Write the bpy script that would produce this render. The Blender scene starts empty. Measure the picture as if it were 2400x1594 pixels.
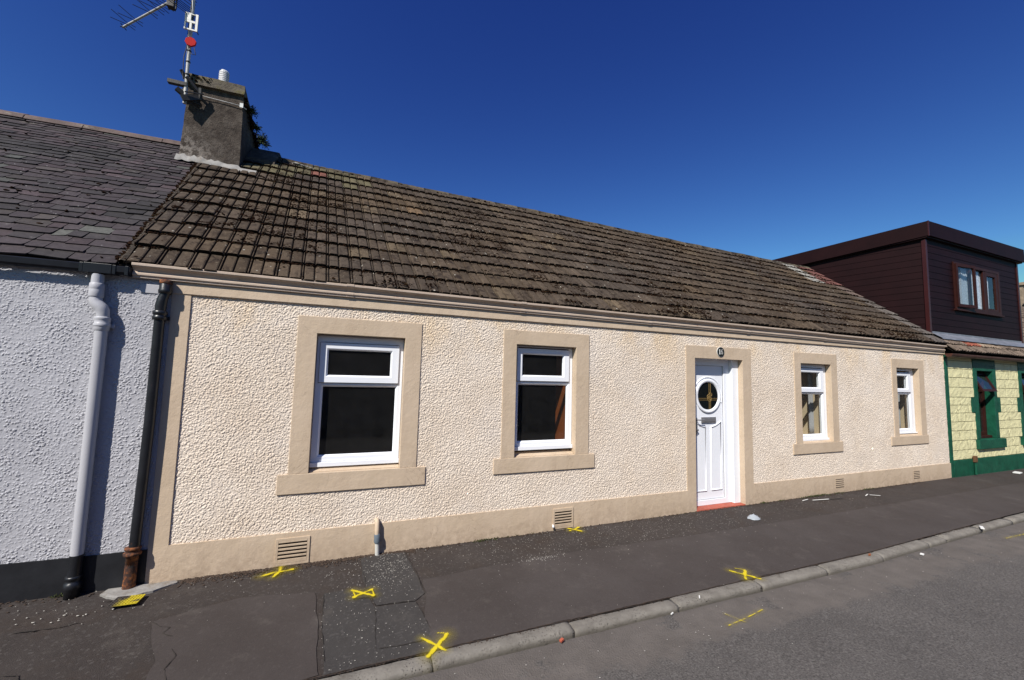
import bpy, math, random
import numpy as np
from mathutils import Vector, Matrix, noise
random.seed(7)
R_ = math.radians
scene = bpy.context.scene
COL = scene.collection
TAN = math.tan(R_(41)); COS = math.cos(R_(41)); SIN = math.sin(R_(41))

# ------------------------------------------------------------------ materials
class NT:
    def __init__(s, name):
        s.m = bpy.data.materials.new(name); s.m.use_nodes = True
        s.t = s.m.node_tree; s.n = s.t.nodes
        s.b = s.n['Principled BSDF']; s.out = s.n['Material Output']
        s.geo = s.n.new('ShaderNodeNewGeometry')
        s.pos = s.geo.outputs['Position']
    def link(s, a, b): s.t.links.new(a, b)
    def noise(s, scale, detail=4, rough=.55, dist=0, vec=None, w=0):
        n = s.n.new('ShaderNodeTexNoise'); n.inputs['Scale'].default_value = scale
        n.inputs['Detail'].default_value = detail; n.inputs['Roughness'].default_value = rough
        n.inputs['Distortion'].default_value = dist
        s.link(vec or s.off(w), n.inputs['Vector']); return n.outputs['Fac']
    def off(s, w):
        if not w: return s.pos
        a = s.n.new('ShaderNodeVectorMath'); a.operation = 'ADD'; s.link(s.pos, a.inputs[0])
        a.inputs[1].default_value = (w*1.7, w*3.1, w*.9); return a.outputs[0]
    def scaled(s, v):
        a = s.n.new('ShaderNodeVectorMath'); a.operation = 'MULTIPLY'; s.link(s.pos, a.inputs[0])
        a.inputs[1].default_value = v; return a.outputs[0]
    def voro(s, scale, feature='F1', vec=None, smooth=.3, out='Distance'):
        n = s.n.new('ShaderNodeTexVoronoi'); n.feature = feature; n.inputs['Scale'].default_value = scale
        if feature == 'SMOOTH_F1': n.inputs['Smoothness'].default_value = smooth
        s.link(vec or s.pos, n.inputs['Vector']); return n.outputs[out]
    def ramp(s, f, stops):
        r = s.n.new('ShaderNodeValToRGB'); e = r.color_ramp.elements
        while len(e) < len(stops): e.new(.5)
        for q, (p, c) in zip(e, stops):
            q.position = p; q.color = (c, c, c, 1) if isinstance(c, (int, float)) else (*c, 1)
        s.link(f, r.inputs[0]); return r.outputs[0]
    def mix(s, f, a, b, mode='MIX'):
        m = s.n.new('ShaderNodeMix'); m.data_type = 'RGBA'; m.blend_type = mode
        for i, v in ((0, f), (6, a), (7, b)):
            if hasattr(v, 'links'): s.link(v, m.inputs[i])
            elif isinstance(v, tuple): m.inputs[i].default_value = (*v, 1)
            else: m.inputs[i].default_value = v
        return m.outputs[2]
    def math(s, op, a, b=0, c=0):
        m = s.n.new('ShaderNodeMath'); m.operation = op
        for i, v in enumerate((a, b, c)):
            if hasattr(v, 'links'): s.link(v, m.inputs[i])
            else: m.inputs[i].default_value = v
        return m.outputs[0]
    def xyz(s):
        q = s.n.new('ShaderNodeSeparateXYZ'); s.link(s.pos, q.inputs[0]); return q.outputs
    def attr(s, name, out='Color'):
        a = s.n.new('ShaderNodeAttribute'); a.attribute_name = name; return a.outputs[out]
    def col(s, c):
        if hasattr(c, 'links'): s.link(c, s.b.inputs['Base Color'])
        else: s.b.inputs['Base Color'].default_value = (*c, 1)
    def rough(s, r):
        if hasattr(r, 'links'): s.link(r, s.b.inputs['Roughness'])
        else: s.b.inputs['Roughness'].default_value = r
    def spec(s, v): s.b.inputs['Specular IOR Level'].default_value = v
    def bump(s, h, dist, strength=1, normal=None):
        b = s.n.new('ShaderNodeBump'); b.inputs['Distance'].default_value = dist
        b.inputs['Strength'].default_value = strength; s.link(h, b.inputs['Height'])
        if normal: s.link(normal, b.inputs['Normal'])
        s.link(b.outputs[0], s.b.inputs['Normal']); return b.outputs[0]

def painted(name, c, var=.12, rough=.55, scale=3, bump=.0015, bscale=60, dirt=None, spec=.3):
    n = NT(name)
    a = n.noise(scale, 5, .6)
    base = n.mix(n.ramp(a, [(.3, 0.), (.7, 1.)]), tuple(v*(1-var) for v in c), tuple(min(1, v*(1+var)) for v in c))
    if dirt:
        dc, lo, hi = dirt
        base = n.mix(n.ramp(n.noise(7, 8, .7, w=3), [(lo, 0.), (hi, 1.)]), base, dc)
    n.col(base); n.rough(rough); n.spec(spec)
    n.bump(n.noise(bscale, 4, .6), bump); return n.m

M = {}
def roughcast(name, c1, c2, scale, amp, stain=True, sparse=False):
    n = NT(name)
    warp = n.n.new('ShaderNodeTexNoise'); warp.inputs['Scale'].default_value = scale*.9; warp.inputs['Detail'].default_value = 2
    n.link(n.pos, warp.inputs['Vector'])
    v = n.n.new('ShaderNodeVectorMath'); v.operation = 'MULTIPLY_ADD'
    n.link(warp.outputs['Color'], v.inputs[0]); v.inputs[1].default_value = (1.1/scale,)*3; n.link(n.pos, v.inputs[2])
    d = n.voro(scale, 'SMOOTH_F1', v.outputs[0], .35)
    if sparse:
        h = n.ramp(d, [(.12, 1.), (.30, .75), (.52, .12), (.7, 0.)])
        m = n.ramp(n.noise(5, 3), [(.38, .25), (.62, 1.)])
        h = n.math('MULTIPLY', h, m)
    else:
        h = n.ramp(d, [(.10, 1.), (.35, .78), (.62, .22), (.85, 0.)])
        m = n.ramp(n.noise(4, 3), [(.35, .7), (.65, 1.)])
        h = n.math('MULTIPLY', h, m)
    h2 = n.math('MULTIPLY_ADD', n.noise(scale*.45, 4, .6), .45, h)
    c = n.mix(n.ramp(n.noise(2.2, 5, .6, w=2), [(.32, 0.), (.68, 1.)]), c1, c2)
    if stain:
        z = n.xyz()[2]
        st = n.noise(1.6, 6, .65, vec=n.scaled((1, 1, .6)))
        top = n.n.new('ShaderNodeMapRange'); n.link(z, top.inputs[0]); top.inputs[1].default_value = 1.55; top.inputs[2].default_value = 2.1
        f = n.math('MULTIPLY', n.ramp(st, [(.47, 0.), (.68, .75)]), n.math('MULTIPLY_ADD', top.outputs[0], .9, .10))
        c = n.mix(f, c, (.66, .47, .25))
        rs = n.ramp(n.noise(2.3, 7, .7, w=9), [(.66, 0.), (.80, .45)])
        c = n.mix(rs, c, (.50, .33, .22))
        gs = n.ramp(n.noise(1.1, 5, .6, w=5), [(.55, 0.), (.75, .35)])
        c = n.mix(gs, c, (.55, .52, .50))
    n.col(c); n.rough(.8); n.spec(.2)
    dn = n.n.new('ShaderNodeDisplacement'); dn.inputs['Midlevel'].default_value = 0; dn.inputs['Scale'].default_value = amp
    n.link(h2, dn.inputs['Height']); n.link(dn.outputs[0], n.out.inputs['Displacement'])
    n.m.displacement_method = 'BOTH'
    return n.m
M['roughcast'] = roughcast('cream_roughcast', (.63, .535, .435), (.71, .622, .525), 60, .0076)
M['white_roughcast'] = roughcast('white_roughcast', (.385, .385, .41), (.43, .43, .455), 56, .0078, stain=False, sparse=True)

def stone_trim():
    n = NT('beige_masonry_paint')
    c = n.mix(n.ramp(n.noise(2.5, 5, .6), [(.3, 0.), (.7, 1.)]), (.495, .388, .275), (.565, .450, .332))
    z = n.xyz()[2]
    low = n.n.new('ShaderNodeMapRange'); n.link(z, low.inputs[0]); low.inputs[1].default_value = -.05; low.inputs[2].default_value = -.30
    f = n.math('MULTIPLY', n.ramp(n.noise(14, 8, .75), [(.36, 0.), (.62, 1.)]), low.outputs[0])
    c = n.mix(n.math('MULTIPLY', f, .75), c, (.30, .22, .155))
    c = n.mix(n.ramp(n.noise(3.1, 9, .75, w=4), [(.62, 0.), (.74, .35)]), c, (.42, .32, .24))
    hc = n.ramp(n.noise(1.6, 6, .6, 1.2, w=22), [(.496, 0.), (.5, .5), (.504, 0.)]); hc = n.math('MULTIPLY', hc, n.ramp(n.noise(1.9, 2, w=23), [(.5, 0.), (.6, 1.)]))
    c = n.mix(hc, c, (.20, .14, .10))
    c = n.mix(n.ramp(n.noise(4, 6, .7, w=26, vec=n.scaled((1.6, 1, .25))), [(.50, 0.), (.72, .35)]), c, (.40, .30, .215))
    n.col(c); n.rough(.7); n.spec(.25)
    b1 = n.bump(n.noise(9, 6, .65), .006)
    n.bump(n.noise(90, 3, .6), .001, 1, b1)
    return n.m
M['trim'] = stone_trim()
M['upvc'] = painted('white_plastic', (.80, .82, .86), .02, .32, 2, .0002, 20, ((.62, .62, .62), .63, .8), .5)
M['gasket'] = painted('black_rubber', (.02, .02, .022), .1, .5)
M['seal'] = painted('grey_rubber_seal', (.22, .22, .23), .1, .6)
M['black_paint'] = painted('black_gloss_paint', (.018, .019, .022), .25, .42, 6, .001, 40)
M['black_iron'] = painted('black_painted_iron', (.012, .013, .016), .3, .36, 9, .0012, 50, ((.10, .04, .02), .62, .74), .5)
M['black_plastic'] = painted('black_gutter_plastic', (.012, .013, .017), .2, .28, 9, .0006, 30)
M['white_pipe'] = painted('white_painted_pipe', (.43, .43, .455), .05, .42, 5, .0008, 60)
M['beige_gutter'] = None
def gutter_mat():
    n = NT('beige_painted_cast_iron')
    c = n.mix(n.ramp(n.noise(4, 4), [(.3, 0.), (.7, 1.)]), (.44, .345, .265), (.50, .40, .315))
    r = n.ramp(n.noise(9, 9, .75, vec=n.scaled((.7, 1, 1.6))), [(.615, 0.), (.68, 1.)])
    c = n.mix(r, c, (.25, .08, .025))
    n.col(c); n.rough(.45); n.bump(n.noise(30, 5, .6), .002); return n.m
M['beige_gutter'] = gutter_mat()
def rust():
    n = NT('rusty_iron')
    a = n.noise(22, 8, .7, .1)
    c = n.ramp(a, [(.36, (.014, .011, .010)), (.48, (.06, .022, .012)), (.58, (.20, .065, .016)), (.70, (.36, .13, .03))])
    n.col(c); n.rough(.85); n.bump(a, .008); return n.m
M['rust'] = rust()
def tilemat(name, attr_only=False):
    n = NT(name)
    tint = n.attr('tint')
    g = n.noise(130, 4, .7)
    c = n.mix(1, tint, n.ramp(g, [(.3, .72), (.7, 1.25)]), 'MULTIPLY')
    # lichen, dark algae
    li = n.ramp(n.noise(15, 7, .72, w=6), [(.57, 0.), (.70, .75)])
    c = n.mix(li, c, (.135, .10, .068))
    dk = n.ramp(n.noise(8, 8, .75, .6, w=2), [(.50, 0.), (.62, .88)])
    c = n.mix(dk, c, (.018, .013, .011))
    rb_ = n.ramp(n.noise(26, 7, .75, .3, w=12), [(.55, 0.), (.63, .8)]); zone = n.ramp(n.noise(1.3, 3, .5, w=15), [(.40, .15), (.60, 1.)])
    c = n.mix(n.math('MULTIPLY', rb_, zone), c, (.030, .014, .008))
    sp = n.ramp(n.voro(34, 'F1', n.off(7)), [(.12, 1.), (.20, 0.)]); c = n.mix(n.math('MULTIPLY', sp, n.ramp(n.noise(7, 4, w=19), [(.48, 0.), (.58, .7)])), c, (.21, .18, .13))
    w = n.ramp(n.voro(11, 'F1', n.off(4)), [(.09, 1.), (.14, 0.)])
    w2 = n.math('MULTIPLY', w, n.ramp(n.noise(3, 3, w=8), [(.50, 0.), (.57, .9)]))
    c = n.mix(w2, c, (.36, .34, .29))
    n.col(c); n.rough(.95); n.spec(.1)
    n.bump(n.noise(60, 6, .7), .006); return n.m
M['tile'] = tilemat('mossy_concrete_tile')
def slatemat():
    n = NT('weathered_slate')
    tint = n.attr('tint')
    c = n.mix(1, tint, n.ramp(n.noise(24, 6, .7), [(.3, .7), (.7, 1.3)]), 'MULTIPLY')
    li = n.ramp(n.noise(10, 7, .75, w=5), [(.62, 0.), (.70, .6)])
    c = n.mix(li, c, (.17, .16, .15))
    ms = n.ramp(n.noise(5, 8, .8, w=7), [(.66, 0.), (.72, .8)])
    c = n.mix(ms, c, (.06, .05, .02))
    ws = n.ramp(n.voro(17, 'F1', n.off(3)), [(.06, 1.), (.12, 0.)]); c = n.mix(n.math('MULTIPLY', ws, n.ramp(n.noise(2.2, 4, w=21), [(.54, 0.), (.62, .9)])), c, (.36, .36, .35))
    n.col(c); n.rough(.7); n.spec(.25)
    n.bump(n.noise(22, 7, .65, vec=n.scaled((1, 2, 2))), .004); return n.m
M['slate'] = slatemat()
def mossmat():
    n = NT('dry_dark_moss')
    c = n.ramp(n.noise(20, 5, .7), [(.3, (.008, .005, .004)), (.5, (.026, .012, .007)), (.62, (.034, .020, .009)), (.72, (.05, .042, .014))])
    n.col(c); n.rough(1); n.spec(.05); n.bump(n.noise(300, 3), .004); return n.m
M['moss'] = mossmat()
def chimneymat():
    n = NT('weathered_cement_render')
    a = n.noise(6, 9, .72, .4)
    c = n.ramp(a, [(.25, (.022, .018, .015)), (.45, (.06, .048, .040)), (.58, (.085, .07, .058)), (.78, (.17, .15, .13))])
    x, y, z = n.xyz()
    low = n.n.new('ShaderNodeMapRange'); n.link(z, low.inputs[0]); low.inputs[1].default_value = 4.6; low.inputs[2].default_value = 4.15
    leftm = n.n.new('ShaderNodeMapRange'); n.link(x, leftm.inputs[0]); leftm.inputs[1].default_value = -.35; leftm.inputs[2].default_value = -.8
    f = n.math('MULTIPLY', n.math('MULTIPLY', low.outputs[0], leftm.outputs[0]), n.ramp(n.noise(9, 8, .75, w=3), [(.46, 0.), (.53, .9)]))
    c = n.mix(f, c, (.33, .29, .255))
    ln = n.ramp(n.noise(5, 10, .8, 2.5, w=5), [(.492, 0.), (.5, .55), (.508, 0.)])
    ln = n.math('MULTIPLY', ln, n.ramp(n.noise(3, 3, w=9), [(.45, 0.), (.6, 1.)]))
    c = n.mix(ln, c, (.30, .27, .24))
    n.col(c); n.rough(.9); n.spec(.1); n.bump(n.noise(26, 9, .7), .018); return n.m
M['chimney'] = chimneymat()
def capmat():
    n = NT('mossy_cement_cope')
    a = n.noise(11, 9, .75)
    c = n.ramp(a, [(.3, (.05, .04, .03)), (.5, (.12, .10, .075)), (.6, (.10, .085, .03)), (.7, (.16, .14, .07))])
    n.col(c); n.rough(.95); n.bump(a, .02); return n.m
M['cope'] = capmat()
M['mortar'] = painted('pale_mortar', (.25, .24, .225), .2, .8, 12, .006, 30, ((.18, .15, .12), .52, .66))
M['metal'] = painted('galvanised_metal', (.45, .44, .42), .25, .45, 12, .0008, 50)
M['flue'] = painted('aluminium_flue', (.62, .62, .62), .1, .4, 12)
M['dark_metal'] = painted('dark_metal', (.03, .028, .028), .3, .5, 12)
M['ridge'] = painted('brown_ridge_stone', (.11, .078, .07), .35, .8, 5, .006, 25, ((.2, .17, .14), .58, .7))
M['red_plastic'] = painted('red_plastic', (.42, .004, .004), .1, .8)
M['grey_plastic'] = painted('grey_plastic', (.50, .50, .47), .1, .5)
M['orange_wood'] = painted('varnished_pine', (.20, .058, .016), .2, .4, 3)
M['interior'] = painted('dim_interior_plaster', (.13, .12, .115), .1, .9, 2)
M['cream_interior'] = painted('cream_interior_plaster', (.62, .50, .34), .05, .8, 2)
M['curtain'] = painted('beige_curtain', (.40, .32, .22), .12, .9, 5)
M['blind'] = painted('pale_blind', (.42, .42, .44), .08, .8, 5)
M['red_tile'] = painted('red_clay_tile', (.36, .085, .05), .15, .6, 9, .002, 40, ((.2, .1, .08), .56, .75))
M['silver'] = painted('brushed_metal', (.30, .30, .31), .1, .35, 15)
M['silver'].node_tree.nodes['Principled BSDF'].inputs['Metallic'].default_value = .6
M['plaque_black'] = painted('black_enamel', (.015, .017, .015), .1, .35, 20)
M['plaque_white'] = painted('white_enamel', (.66, .66, .63), .1, .4, 20)
M['gold'] = painted('brass_leading', (.30, .20, .07), .1, .4, 20)
M['vent'] = M['trim']
M['dark_void'] = painted('vent_void', (.02, .014, .01), .1, .9)
M['green'] = painted('dark_green_masonry_paint', (.006, .072, .040), .3, .5, 6, .006, 24, ((.02, .10, .06), .62, .75))
M['yellow'] = painted('pale_yellow_masonry_paint', (.68, .64, .37), .08, .8, 5, .011, 34, ((.50, .47, .29), .64, .8))
M['brown_plastic'] = painted('brown_gutter_plastic', (.07, .028, .02), .25, .35, 6)
M['brown_frame'] = painted('brown_window_frame', (.030, .009, .007), .2, .5, 6, spec=.12)
def cladmat():
    n = NT('dark_maroon_cladding')
    c = n.mix(n.ramp(n.noise(3, 4), [(.3, 0.), (.7, 1.)]), (.0095, .0028, .0034), (.014, .0040, .0045))
    n.col(c); n.rough(.55); n.spec(.09); n.bump(n.noise(50, 3), .0008); return n.m
M['clad'] = cladmat()
M['clad_trim'] = painted('maroon_corner_trim', (.040, .009, .008), .1, .4)
M['lead'] = painted('grey_lead', (.15, .16, .185), .3, .5, 7, .004, 15)
M['lace'] = None
def lace():
    n = NT('white_net_curtain')
    h = n.ramp(n.noise(40, 4, .7), [(.35, .55), (.65, 1.)])
    n.col(n.mix(1, h, (.72, .78, .92), 'MULTIPLY')); n.rough(.9); return n.m
M['lace'] = lace()
def glass():
    n = NT('window_glass'); n.n.remove(n.b)
    tr = n.n.new('ShaderNodeBsdfTransparent'); tr.inputs[0].default_value = (.80, .82, .81, 1)
    gl = n.n.new('ShaderNodeBsdfGlossy'); gl.inputs['Roughness'].default_value = .015
    lw = n.n.new('ShaderNodeLayerWeight'); lw.inputs[0].default_value = .5
    fr = n.math('MULTIPLY_ADD', n.math('POWER', lw.outputs['Facing'], 4), .75, .045)
    mx = n.n.new('ShaderNodeMixShader'); n.link(fr, mx.inputs[0]); n.link(tr.outputs[0], mx.inputs[1]); n.link(gl.outputs[0], mx.inputs[2])
    df = n.n.new('ShaderNodeBsdfDiffuse'); df.inputs[0].default_value = (.8, .8, .8, 1)   # thin film of dust
    m2 = n.n.new('ShaderNodeMixShader'); n.link(n.math('MULTIPLY', n.noise(9, 6, .7), .020), m2.inputs[0]); n.link(mx.outputs[0], m2.inputs[1]); n.link(df.outputs[0], m2.inputs[2])
    n.link(m2.outputs[0], n.out.inputs[0]); return n.m
M['glass'] = glass()
def darkglass():
    n = NT('dark_obscure_glass'); n.col((.006, .008, .008)); n.rough(.12); n.bump(n.noise(60, 2), .001); return n.m
M['darkglass'] = darkglass()

def asphalt(name, c1, c2, speck, bmp, fine=220, warm=None, bits=.0, blot=1):
    n = NT(name)
    a = n.noise(1.3, 6, .6)
    c = n.mix(n.ramp(a, [(.3, 0.), (.7, 1.)]), c1, c2)
    g = n.noise(fine, 3, .8)
    c = n.mix(1, c, n.ramp(g, [(.25, 1-speck), (.75, 1+speck)]), 'MULTIPLY')
    v = n.voro(70, 'F1', out='Color')
    vv = n.n.new('ShaderNodeRGBToBW'); n.link(v, vv.inputs[0])
    c = n.mix(n.ramp(vv.outputs[0], [(.74, 0.), (.88, bits*.5)]), c, (.17, .16, .15))
    c = n.mix(n.ramp(n.noise(9, 8, .8, .3, w=11), [(.56, 0.), (.70, .45*blot)]), c, (.028, .024, .021))
    c = n.mix(n.ramp(n.noise(3.3, 9, .75, w=17), [(.56, 0.), (.72, .35*blot)]), c, (.13, .115, .10))
    if warm:
        c = n.mix(n.ramp(n.noise(2.4, 8, .7, w=5), [(.5, 0.), (.68, .7)]), c, warm)
    n.col(c); n.rough(.88); n.spec(.25)
    b = n.bump(n.noise(fine, 3, .7), bmp)
    n.bump(n.noise(3, 5, .5), .02, .6, b); return n, c
n_, _ = asphalt('old_pavement_asphalt', (.038, .031, .028), (.052, .043, .039), .45, .006, 200, (.042, .030, .023), .45); M['pave_old'] = n_.m
n_, _ = asphalt('smooth_pavement_asphalt', (.043, .035, .032), (.060, .051, .048), .22, .0022, 160, None, .12); M['pave_new'] = n_.m
n_, _ = asphalt('grey_pavement_asphalt', (.038, .035, .034), (.050, .046, .044), .35, .004, 220, None, .35); M['pave_grey'] = n_.m
def road():
    n, c = asphalt('worn_road_asphalt', (.084, .077, .072), (.108, .099, .092), .85, .010, 85, None, .9, .25)
    x, y, z = n.xyz()
    wob = n.math('MULTIPLY_ADD', n.noise(1.9, 7, .65, w=3), .75, n.math('MULTIPLY', n.noise(8, 5, .7), .12))
    yy = n.math('ADD', y, wob)   # gutter repair: smooth mortar screed along the kerb, breaking up outward
    f = n.ramp(n.math('ADD', yy, 2.5), [(.90, 0.), (1.0, 1.)])
    hole = n.ramp(n.noise(2.1, 6, .7, w=7), [(.54, 1.), (.60, 0.)])
    f = n.math('MULTIPLY', f, hole)
    sc = n.mix(n.ramp(n.noise(5, 5, .6), [(.3, 0.), (.7, 1.)]), (.102, .090, .081), (.138, .122, .110))
    c2 = n.mix(f, c, sc)
    oil = n.ramp(n.noise(2.2, 5, .6, w=13), [(.66, 0.), (.76, .3)])
    c2 = n.mix(oil, c2, (.035, .035, .035))
    n.col(c2); return n.m
M['road'] = road()
def kerbmat():
    n = NT('worn_concrete_kerb')
    c = n.mix(n.ramp(n.noise(6, 6, .7), [(.3, 0.), (.7, 1.)]), (.125, .113, .097), (.225, .208, .18))
    pit = n.ramp(n.voro(60, 'F1', n.off(1)), [(.16, .7), (.32, 0.)])
    pit = n.math('MULTIPLY', pit, n.ramp(n.noise(4, 3), [(.42, 0.), (.56, 1.)]))
    c = n.mix(pit, c, (.07, .06, .05))
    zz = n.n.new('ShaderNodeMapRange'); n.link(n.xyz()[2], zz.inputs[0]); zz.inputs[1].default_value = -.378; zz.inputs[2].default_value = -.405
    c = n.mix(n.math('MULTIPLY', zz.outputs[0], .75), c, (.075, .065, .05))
    c = n.mix(n.ramp(n.noise(7, 8, .8, w=4), [(.56, 0.), (.68, .7)]), c, (.09, .078, .06))
    n.col(c); n.rough(.9)
    n.bump(n.math('SUBTRACT', n.noise(55, 6, .75), n.math('MULTIPLY', pit, .8)), .008); return n.m
M['kerb'] = kerbmat()
def spraymat():
    n = NT('yellow_spray_paint')
    d = n.attr('dens', 'Fac')
    nz = n.noise(210, 4, .75)
    a = n.ramp(n.math('ADD', d, n.math('MULTIPLY', nz, .9)), [(.70, 0.), (1.25, 1.)])
    n.col(n.mix(n.noise(30, 3), (.52, .41, .012), (.66, .53, .03))); n.rough(.85); n.spec(.1)
    tr = n.n.new('ShaderNodeBsdfTransparent'); mx = n.n.new('ShaderNodeMixShader')
    soft = n.math('MULTIPLY', n.math('MAXIMUM', n.math('MULTIPLY', a, .96), n.math('MULTIPLY', d, .42)), 1)
    n.link(soft, mx.inputs[0]); n.link(tr.outputs[0], mx.inputs[1]); n.link(n.b.outputs[0], mx.inputs[2])
    n.link(mx.outputs[0], n.out.inputs[0]); return n.m
M['spray'] = spraymat()
M['grit'] = painted('pale_grit', (.42, .40, .36), .3, .9, 30)
M['dirt'] = painted('brown_dirt', (.055, .038, .028), .3, 1, 30, .004, 80)
M['weed'] = painted('small_weeds', (.045, .055, .016), .4, .8, 30)
M['leaf'] = painted('fern_leaf', (.03, .055, .015), .4, .6, 20)
M['crack'] = painted('crack_shadow_dirt', (.032, .027, .023), .3, 1, 30)
M['paper'] = painted('white_paper', (.62, .62, .60), .1, .8, 20)
def bagmat():
    n = NT('thin_clear_plastic'); n.col((.62, .68, .74)); n.rough(.18); n.spec(.7)
    n.b.inputs['Alpha'].default_value = .5; n.bump(n.noise(30, 4), .004); return n.m
M['bag'] = bagmat()

# ------------------------------------------------------------------ mesh builder
class MB:
    def __init__(s): s.v = []; s.f = []; s.c = []; s.tint = None; s.smooth = []
    def add(s, vs, fs, smooth=False):
        o = len(s.v); s.v += [tuple(p) for p in vs]
        for f in fs: s.f.append(tuple(i+o for i in f)); s.c.append(s.tint); s.smooth.append(smooth)
    def box(s, x0, x1, y0, y1, z0, z1):
        s.add([(x0,y0,z0),(x1,y0,z0),(x1,y1,z0),(x0,y1,z0),(x0,y0,z1),(x1,y0,z1),(x1,y1,z1),(x0,y1,z1)],
              [(0,3,2,1),(4,5,6,7),(0,1,5,4),(1,2,6,5),(2,3,7,6),(3,0,4,7)]); return s
    def hexa(s, p):  # 8 points: bottom loop then top loop
        s.add(p, [(0,3,2,1),(4,5,6,7),(0,1,5,4),(1,2,6,5),(2,3,7,6),(3,0,4,7)]); return s
    def bar(s, a, b, w, h, up=(0,0,1)):
        a = Vector(a); b = Vector(b); d = (b-a).normalized(); u = Vector(up)
        sd = d.cross(u)
        if sd.length < 1e-4: sd = d.cross(Vector((1,0,0)))
        sd.normalize(); u = sd.cross(d); sd *= w/2; u = u*h/2
        return s.hexa([a-sd-u, a+sd-u, b+sd-u, b-sd-u, a-sd+u, a+sd+u, b+sd+u, b-sd+u])
    def tube(s, pts, r, seg=12, cap=True):
        pts = [Vector(p) for p in pts]; n = len(pts)
        rs = r if isinstance(r, (list, tuple)) else [r]*n
        rings = []; prev = None
        for i, p in enumerate(pts):
            d = (pts[min(i+1, n-1)]-pts[max(i-1, 0)]).normalized()
            ref = prev if prev is not None else (Vector((0,1,0)) if abs(d.y) < .8 else Vector((1,0,0)))
            a = ref-d*ref.dot(d)
            a.normalize(); prev = a; b = d.cross(a)
            rings.append([p+rs[i]*(a*math.cos(t*2*math.pi/seg)+b*math.sin(t*2*math.pi/seg)) for t in range(seg)])
        vs = [q for rg in rings for q in rg]; fs = []
        for i in range(n-1):
            for t in range(seg):
                u = (t+1) % seg; fs.append((i*seg+t, i*seg+u, (i+1)*seg+u, (i+1)*seg+t))
        s.add(vs, fs, True)
        if cap:
            s.add(rings[0], [tuple(reversed(range(seg)))]); s.add(rings[-1], [tuple(range(seg))])
        return s
    def lathe(s, cx, cy, prof, seg=20, top=True):   # prof: (r, z)
        return s.tube([(cx, cy, z) for r, z in prof], [r for r, z in prof], seg) if False else s._lathe(cx, cy, prof, seg)
    def _lathe(s, cx, cy, prof, seg):
        vs = [(cx+r*math.cos(2*math.pi*t/seg), cy+r*math.sin(2*math.pi*t/seg), z) for r, z in prof for t in range(seg)]
        fs = []
        for i in range(len(prof)-1):
            for t in range(seg):
                u = (t+1) % seg; fs.append((i*seg+t, i*seg+u, (i+1)*seg+u, (i+1)*seg+t))
        fs.append(tuple(reversed(range(seg)))); fs.append(tuple(range((len(prof)-1)*seg, len(prof)*seg)))
        s.add(vs, fs, True); return s
    def sweep(s, prof, xs, zoff=lambda x: 0, yoff=lambda x: 0):   # prof (y,z) polyline swept along x
        n = len(prof); vs = [(x, y+yoff(x), z+zoff(x)) for x in xs for y, z in prof]; fs = []
        for i in range(len(xs)-1):
            for j in range(n-1):
                fs.append((i*n+j, (i+1)*n+j, (i+1)*n+j+1, i*n+j+1))
        s.add(vs, fs); return s
    def prism(s, poly, y0, y1):   # poly in x,z
        n = len(poly); s.add([(x, y0, z) for x, z in poly]+[(x, y1, z) for x, z in poly],
            [tuple(range(n)), tuple(reversed(range(n, 2*n)))]+[(i, i+n, (i+1) % n+n, (i+1) % n) for i in range(n)]); return s
    def blob(s, c, r, flat=.6, k=None):
        t = (1+5**.5)/2
        P = [(-1,t,0),(1,t,0),(-1,-t,0),(1,-t,0),(0,-1,t),(0,1,t),(0,-1,-t),(0,1,-t),(t,0,-1),(t,0,1),(-t,0,-1),(-t,0,1)]
        F = [(0,11,5),(0,5,1),(0,1,7),(0,7,10),(0,10,11),(1,5,9),(5,11,4),(11,10,2),(10,7,6),(7,1,8),(3,9,4),(3,4,2),(3,2,6),(3,6,8),(3,8,9),(4,9,5),(2,4,11),(6,2,10),(8,6,7),(9,8,1)]
        sx, sy = random.uniform(.7, 1.4), random.uniform(.7, 1.4)
        s.add([(c[0]+x*r*.53*sx*random.uniform(.75, 1.25), c[1]+y*r*.53*sy*random.uniform(.75, 1.25), c[2]+z*r*.53*flat*random.uniform(.75, 1.25)) for x, y, z in P], F, False)
        return s
    def build(s, name, mat, parent=None, bevel=0):
        me = bpy.data.meshes.new(name)
        off = Vector(parent_world(parent)) if parent else Vector((0,0,0))
        v = np.array(s.v, dtype=np.float64)-np.array(off)
        me.from_pydata(v.tolist(), [], s.f)
        me.polygons.foreach_set('use_smooth', s.smooth)
        if any(c is not None for c in s.c):
            ca = me.color_attributes.new('tint', 'FLOAT_COLOR', 'CORNER')
            arr = np.zeros((len(me.loops), 4), dtype=np.float32); i = 0
            for f, c in zip(s.f, s.c):
                arr[i:i+len(f)] = (*(c or (.1, .1, .1)), 1); i += len(f)
            ca.data.foreach_set('color', arr.ravel())
        me.materials.append(mat); me.update()
        o = bpy.data.objects.new(name, me); COL.objects.link(o)
        if parent: o.parent = parent
        if bevel:
            b = o.modifiers.new('bevel', 'BEVEL'); b.width = bevel; b.segments = 2; b.limit_method = 'ANGLE'; b.angle_limit = R_(40)
        return o
def parent_world(p):
    v = Vector(p.location)
    while p.parent: p = p.parent; v += p.location
    return v
def tag(o, label=None, cat=None, group=None, kind=None):
    if label: o['label'] = label
    if cat: o['category'] = cat
    if group: o['group'] = group
    if kind: o['kind'] = kind
    return o
def thing(name, loc, label, cat, group=None):
    o = bpy.data.objects.new(name, None); COL.objects.link(o); o.location = loc; o.empty_display_size = .1
    return tag(o, label, cat, group)
def lerp(a, b, t): return a+(b-a)*t
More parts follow.
